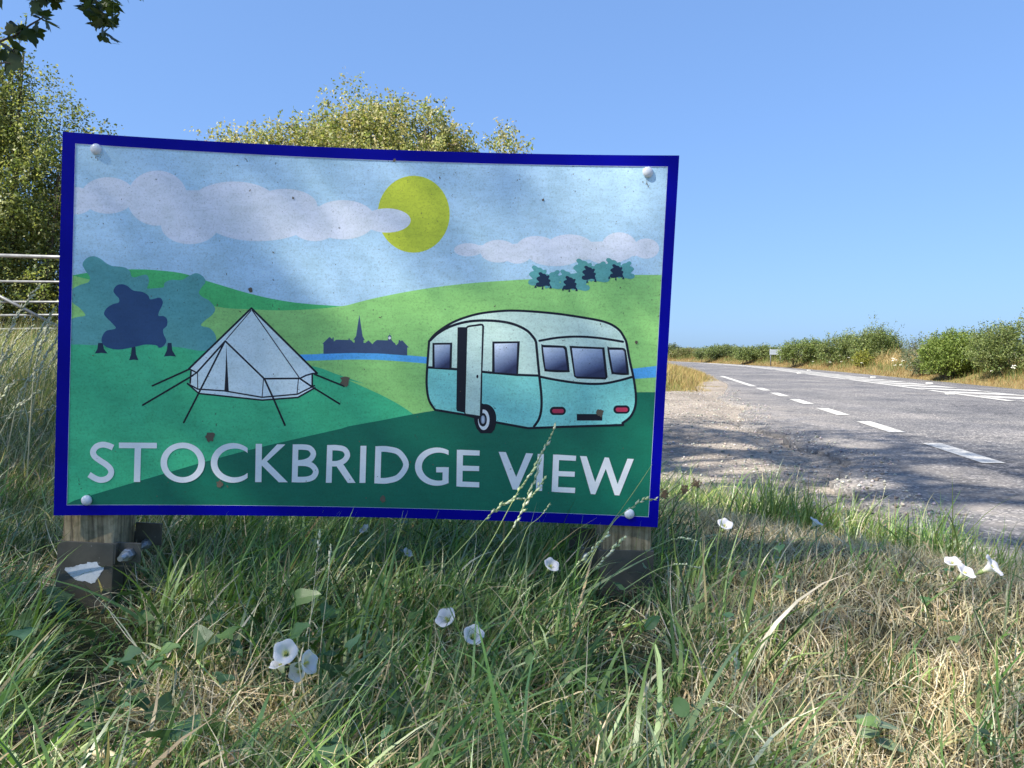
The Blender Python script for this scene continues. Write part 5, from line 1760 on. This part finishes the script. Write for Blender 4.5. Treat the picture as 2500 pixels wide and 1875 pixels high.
def stalk(pts, head, label, group, green=False, seed=0.012, rad=0.0011, name="grass_stalk", dens=1.0, base_col=None):
    pts = [Vector(p) for p in smooth_open([tuple(p) for p in pts], 6)]
    root = empty(name, pts[-1], label, "grass stalk", group)
    o0 = Vector(root.location)
    mb = MB()
    mb.tube([p - o0 for p in pts], [rad * (0.45 + 0.55 * k / (len(pts) - 1)) for k in range(len(pts))], 5)
    v0 = np.array(mb.v)
    col = np.tile(np.array(base_col or ((0.34, 0.42, 0.17) if green else (0.58, 0.54, 0.36))), (len(v0), 1))
    me = np_mesh("stem", v0, Q=[f for f in mb.f if len(f) == 4], mats=[M_SEED], col=col)
    link("stem", me, root)
    # spikelets along the first part of the curve
    ln = [0]
    for a, b in zip(pts[:-1], pts[1:]): ln.append(ln[-1] + (b - a).length)
    tot = ln[-1]; hl = tot * head
    if hl > 0:
        n = max(4, int(hl / (seed * 0.42) * dens))
        V, Q, C = [], [], []
        for k in range(n):
            d = hl * k / n
            i = max(j for j in range(len(ln)) if ln[j] <= d)
            i = min(i, len(pts) - 2)
            f = (d - ln[i]) / max(1e-6, ln[i + 1] - ln[i])
            p = pts[i].lerp(pts[i + 1], f)
            ax = (pts[i] - pts[i + 1]).normalized()             # towards the tip
            side = ax.cross(Vector((random.gauss(0, 1), random.gauss(0, 1), random.gauss(0, 1)))).normalized()
            dr = (ax + side * random.uniform(0.22, 0.5)).normalized()
            nb = dr.cross(Vector((random.gauss(0, .4), 1, random.gauss(0, .4)))).normalized()
            nc_ = dr.cross(nb)
            L_ = seed * random.uniform(0.75, 1.25) * (0.7 + 0.3 * math.sin(math.pi * min(1, (k + 1) / n * 1.1)))
            w = L_ * 0.17
            b = len(V)
            pc = p + dr * L_ * 0.45
            V += [p, pc + nb * w, pc + nc_ * w, pc - nb * w, pc - nc_ * w, p + dr * L_]
            for j in range(4):
                Q.append((b, b + 1 + j, b + 1 + (j + 1) % 4)); Q.append((b + 5, b + 1 + (j + 1) % 4, b + 1 + j))
            c = random.choice([(0.66, 0.66, 0.46), (0.58, 0.60, 0.40), (0.76, 0.73, 0.58)]) if not green else random.choice([(0.54, 0.62, 0.34), (0.66, 0.71, 0.45), (0.75, 0.76, 0.56)])
            m_ = random.uniform(0.8, 1.15)
            C += [[q * m_ for q in c]] * 6
        link("seed_head", np_mesh("seed_head", np.array([(v - o0)[:] for v in V]), T=Q, mats=[M_SEED], col=np.array(C), smooth=False), root)
    return root


def zpts(raw, depths):
    q = Z6(raw)
    n = len(q)
    return [at_depth(px, py, depths[0] + (depths[1] - depths[0]) * i / (n - 1)) for i, (px, py) in enumerate(q)]


GS = "seeding grass stalks in front of the sign"
stalk(zpts([(1310, 378), (1265, 470), (1220, 560), (1160, 660), (1080, 780), (1015, 900), (930, 1060), (820, 1250), (740, 1400)], (1.36, 1.22)), 0.52, "tallest seeding grass stalk, its tip touching the printed caravan", GS, True, 0.0155)
stalk(zpts([(1215, 600), (1190, 690), (1150, 790), (1110, 880), (1060, 990), (950, 1150), (880, 1290), (830, 1400)], (1.38, 1.25)), 0.35, "seeding grass stalk crossing the letter I of VIEW", GS, True, 0.014)
stalk(zpts([(1245, 705), (1190, 775), (1135, 850), (1090, 930), (1030, 1040), (930, 1180), (860, 1330)], (1.33, 1.2)), 0.6, "thick seeding grass stalk below the letters VI on the sign", GS, True, 0.0165)
stalk(zpts([(1105, 822), (1040, 830), (960, 880), (870, 960), (790, 1060), (690, 1170), (580, 1290), (520, 1360)], (1.34, 1.2)), 0.42, "bent seeding grass stalk drooping over the lower border left of VIEW", GS, True, 0.0155)
stalk(zpts([(1950, 830), (1880, 833), (1815, 872), (1750, 915), (1690, 970), (1630, 1060), (1540, 1190), (1440, 1340)], (1.40, 1.28)), 0.33, "arching seeding grass stalk across the lower right screw cap", GS, True, 0.0135)
stalk(zpts([(1930, 610), (1850, 730), (1760, 860), (1640, 1030), (1560, 1180), (1480, 1330)], (1.42, 1.3)), 0.0, "thin bare grass stem slanting up past the lower right corner", GS, True, 0.01, 0.0009)
stalk(zpts([(1645, 1050), (1580, 1120), (1500, 1200), (1420, 1290), (1370, 1400)], (1.32, 1.22)), 0.75, "seeding grass stalk hanging in front of the round bolt head", GS, True, 0.015)
stalk(zpts([(1755, 1078), (1690, 1140), (1620, 1210), (1540, 1300), (1470, 1400)], (1.30, 1.2)), 0.7, "seeding grass stalk across the steel sleeve of the right post", GS, True, 0.0165)
stalk(zpts([(1275, 870), (1215, 945), (1150, 1000), (1110, 1090), (1060, 1250), (1020, 1400)], (1.36, 1.25)), 0.15, "thin forked grass stem leaning right below the blue border", GS, True, 0.009, 0.0008)
stalk(zpts([(2200, 1090), (2100, 1078), (2000, 1110), (1850, 1190), (1700, 1300), (1600, 1400)], (1.45, 1.28)), 0.3, "pale grass stalk leaning right past the right post", GS, True, 0.014)
stalk(zpts([(2230, 1262), (2120, 1245), (2010, 1260), (1900, 1310), (1760, 1400)], (1.35, 1.2)), 0.4, "low grass stalk pointing right beside the right sleeve", GS, True, 0.013)
# stalks standing among the near grass
NS = "seeding stalks standing in the near grass"
for (raw, dep, hd, lab) in (
    ([(780, 1305), (770, 1400), (755, 1550), (748, 1700), (745, 1800)], (1.16, 1.05), 0.12, "upright thin grass stem right of the flower cluster"),
    ([(808, 1335), (800, 1430), (785, 1560), (775, 1700)], (1.25, 1.12), 0.2, "slim grass stem with a narrow head below the sign centre"),
    ([(1798, 1590), (1795, 1660), (1793, 1760), (1790, 1860)], (1.02, 0.95), 0.35, "bleached upright seed stalk in the dry grass at the bottom"),
    ([(1875, 1150), (1873, 1180), (1870, 1230), (1868, 1290)], (2.9, 2.75), 0.5, "fine seed stalk standing against the gravel left of the tufts"),
    ([(1941, 1140), (1945, 1180), (1950, 1230), (1955, 1290)], (2.9, 2.75), 0.5, "fine seed stalk standing against the gravel amid the tufts"),
    ([(2160, 1190), (2155, 1215), (2140, 1260), (2130, 1300)], (2.5, 2.4), 0.15, "dark headed stem rising over the tufts in front of the broken tarmac"),
    ([(2060, 1250), (2062, 1290), (2066, 1330), (2070, 1380)], (2.3, 2.2), 0.4, "wispy seed stalk among the green tufts on the verge")):
    stalk([at_depth(px, py, dep[0] + (dep[1] - dep[0]) * i / (len(raw) - 1)) for i, (px, py) in enumerate(raw)], hd, lab, NS, False, 0.010, 0.0009)
# pale feathery stalks on the bank before the gate
BS = "feathery grass stalks before the gate"
lab = "pale feathery grass stalk arching right on the bank before the gate"
for i in range(40):
    yy = random.uniform(2.4, 5.6)
    tipx, tipy = random.uniform(-30, 150), random.uniform(680, 1010)
    bx = tipx - random.uniform(60, 190)
    tip = at_depth(tipx, tipy, yy)
    fx = hx(bx, yy)
    root_ = Vector((fx, yy, gz1(fx, yy)))
    mid = root_.lerp(tip, 0.62) + Vector((-0.02, 0, 0.10 * (tip.z - root_.z)))
    q = root_.lerp(tip, 0.86) + Vector((0, 0, 0.07 * (tip.z - root_.z)))
    stalk([tip, q, mid, root_], 0.36, lab, BS, False, 0.022, 0.0022, dens=1.6)

# brown dock seed heads by the panel's right edge
M_DOCK = flat_mat("dock_seed", (0.22, 0.15, 0.09), 0.9)
for (px, py, lb) in ((1622, 1205, "brown dried seed head close to the sign's right edge"), (1700, 1180, "brown dried seed head farther from the sign's right edge"), (1672, 1196, "twin lobed brown seed head between the two others by the sign")):
    tip = at_depth(px, py, 1.95)
    foot = Vector((tip.x - 0.12, 1.9, gz1(tip.x - 0.12, 1.9)))
    root = empty("dock_seed_head", foot, lb, "dry plant", "brown seed heads beside the sign")
    mb = MB(); mb.tube([Vector((0, 0, 0)), (tip - foot) * 0.6 + Vector((0.0, 0, 0.03)), tip - foot], [0.0016, 0.0013, 0.001], 5)
    link("stem", mb.mesh("stem", [M_TWIG]), root)
    mb = MB()
    for k in range(30):
        c = tip - foot + Vector((random.gauss(0, 0.004), random.gauss(0, 0.004), random.gauss(0, 0.005)))
        s = random.uniform(0.002, 0.004)
        mb.add([c + Vector((s, 0, 0)), c + Vector((0, s, 0)), c - Vector((s, 0, 0)), c + Vector((0, 0, s)), c - Vector((0, 0, s))], [(0, 1, 3), (1, 2, 3), (2, 0, 3), (1, 0, 4), (2, 1, 4), (0, 2, 4)])
    link("seed_head", mb.mesh("seed_head", [M_DOCK]), root)

# bindweed leaves
M_BROAD = leaf_mat("broad_leaf", 0.2, 0.45, 0.4)
OUT = [(0, 0), (0.20, -0.10), (0.42, -0.16), (0.40, 0.02), (0.36, 0.25), (0.28, 0.55), (0.16, 0.82), (0, 1.0)]


def broad_mesh(name, scale, col, lobed=True, wav=0.06):
    o = OUT if lobed else [(0, 0), (0.16, 0.08), (0.27, 0.28), (0.28, 0.5), (0.2, 0.75), (0.1, 0.92), (0, 1)]
    v, f = [], []
    mid = [(0, y, -0.18 * y * y) for _, y in o]
    for sgn in (-1, 1):
        b = len(v)
        for i, (x, y) in enumerate(o):
            v.append((0, max(0, y), 0.0 - 0.18 * y * y)); v.append((sgn * x, y, 0.12 * x - 0.18 * y * y + wav * math.sin(i * 2.2) * (x > 0)))
        for i in range(len(o) - 1):
            q = (b + 2 * i, b + 2 * i + 1, b + 2 * i + 3, b + 2 * i + 2)
            f.append(q if sgn > 0 else q[::-1])
    V = np.array(v) * scale
    return V, np.array(f)


BV, BF = broad_mesh("leaf", 1.0, None)
EV, EF = broad_mesh("leaf", 1.0, None, False)
parts = []
for (n, xr, yr, sz, src, sf) in ((90, (-0.75, -0.15), (0.85, 1.35), (0.024, 0.046), BV, BF), (70, (-0.3, 0.35), (0.85, 1.6), (0.018, 0.036), EV, EF), (30, (0.2, 0.75), (0.9, 1.6), (0.012, 0.024), BV, BF), (50, (-0.9, 0.2), (1.5, 2.2), (0.02, 0.035), EV, EF)):
    y = rng.uniform(*yr, n); x = rng.uniform(*xr, n) * (y / 1.1)
    z = ground_z(x, y) + rng.uniform(0.02, 0.11, n)
    th = rng.uniform(0, 6.28, n); tl = rng.uniform(-0.2, 0.9, n); ro = rng.normal(0, 0.5, n)
    s = rng.uniform(*sz, n)
    for i in range(n):
        M3 = Matrix.Rotation(th[i], 3, 'Z') @ Matrix.Rotation(tl[i], 3, 'X') @ Matrix.Rotation(ro[i], 3, 'Y')
        V = (np.array(M3) @ (src * s[i]).T).T + np.array([x[i], y[i], z[i]])
        c = palette(1, [(0.07, 0.14, 0.05), (0.09, 0.17, 0.06), (0.075, 0.15, 0.075), (0.12, 0.19, 0.06)], 0.2)
        parts.append((V, sf, np.repeat(c, len(V), 0)))
V, Q, C = join(parts)
tag(link("broadleaf_weeds", np_mesh("broadleaf_weeds", V, Q, mats=[M_BROAD], col=C)), kind="stuff")

# the single leaf lying against the left sleeve
lf = empty("bindweed_leaf", locL(0.005, -0.085, ztL - 0.118), "single arrow shaped green leaf against the front of the left steel sleeve", "leaf")
M3 = Matrix.Rotation(R(-62), 3, 'Y') @ Matrix.Rotation(R(78), 3, 'X')
V = (np.array(M3) @ (BV * 0.06).T).T + np.array([-0.03, 0.01, 0.0])
link("blade", np_mesh("blade", V, BF, mats=[M_BROAD], col=np.tile((0.13, 0.23, 0.13), (len(V), 1))), lf)
mb = MB(); mb.tube([(-0.03, 0.01, 0.0), (-0.035, 0.0, -0.03), (-0.045, -0.01, -0.07)], 0.0012, 5)
link("stalk", mb.mesh("stalk", [M_CALYX]), lf)

# seedling with toothed leaves, bottom right
pt = solve_ground(2140, 1868, 0.0)
wd = empty("weed_seedling", pt, "small grey green weed with toothed round leaves at the bottom right", "plant")
mb = MB(); mb.tube([(0, 0, -0.01), (0.003, 0, 0.025), (0.001, 0.003, 0.055)], [0.0022, 0.0018, 0.0014], 6)
link("stem", mb.mesh("stem", [M_CALYX], True), wd)
TOOTH = []
for k in range(9):
    a = k / 8
    r_ = 0.40 * math.sin(math.pi * min(1, a * 0.92 + 0.06)) ** 0.7
    TOOTH += [(r_, a), (r_ * 0.88, a + 0.06)]
tv, tf = [], []
for sgn in (-1, 1):
    b = len(tv)
    for x_, y_ in TOOTH: tv += [(0, y_, -0.12 * y_ * y_), (sgn * x_, y_, 0.10 * x_ - 0.12 * y_ * y_)]
    for i in range(len(TOOTH) - 1):
        q = (b + 2 * i, b + 2 * i + 1, b + 2 * i + 3, b + 2 * i + 2)
        tf.append(q if sgn > 0 else q[::-1])
for (az_, el_, s_, z_) in ((0.4, -0.1, 0.034, 0.05), (2.7, 0.35, 0.026, 0.052), (3.6, 0.05, 0.03, 0.045), (-0.3, -0.15, 0.036, 0.032), (-1.3, 0.1, 0.028, 0.034), (1.6, 0.3, 0.026, 0.05)):
    M3 = Matrix.Rotation(az_ - math.pi / 2, 3, 'Z') @ Matrix.Rotation(el_, 3, 'X')
    V = (np.array(M3) @ (np.array(tv) * s_).T).T + np.array([0, 0, z_])
    link("leaf", np_mesh("leaf", V, tf, mats=[M_BROAD], col=np.tile((0.20, 0.27, 0.15), (len(V), 1))), wd)

# dead leaves and a dry stalk at the bottom left
M_DEAD = leaf_mat("dead_leaf", 0.1, 0.7, 0.2)
for (px, py, s_, c_, rot, lb) in ((70, 1820, 0.058, (0.17, 0.115, 0.07), 0.6, "curled brown dead leaf at the bottom left corner"), (85, 1765, 0.034, (0.035, 0.025, 0.02), 2.4, "blackened dead leaf above the curled brown one"), (100, 1860, 0.05, (0.10, 0.06, 0.04), -1.0, "dark red brown dead leaf under the curled one at the corner"), (590, 1868, 0.036, (0.30, 0.20, 0.12), 1.2, "tan dead leaf at the bottom edge under the flowers")):
    p = solve_ground(px, py, 0.035)
    o = link("dead_leaf", np_mesh("dead_leaf", (np.array(Matrix.Rotation(rot, 3, 'Z') @ Matrix.Rotation(0.35, 3, 'X')) @ (EV * np.array([1.5, 1, 1.8]) * s_).T).T, EF, mats=[M_DEAD], col=np.tile(c_, (len(EV), 1))))
    o.location = p
    tag(o, lb, "leaf", "dead leaves at the bottom left")
a, b = solve_ground(190, 1828, 0.05), solve_ground(330, 1870, 0.045)
mb = MB()
mb.tube([a - a, (b - a) * 0.5 + Vector((0, 0, 0.004)), b - a], [0.0035, 0.0055, 0.0042], 8)
o = link("dry_stalk", mb.mesh("dry_stalk", [flat_mat("bleached_stalk", (0.55, 0.47, 0.30), 0.6)], True))
o.location = a
tag(o, "thick bleached hollow stalk lying in the straw at the bottom left", "dry stalk")
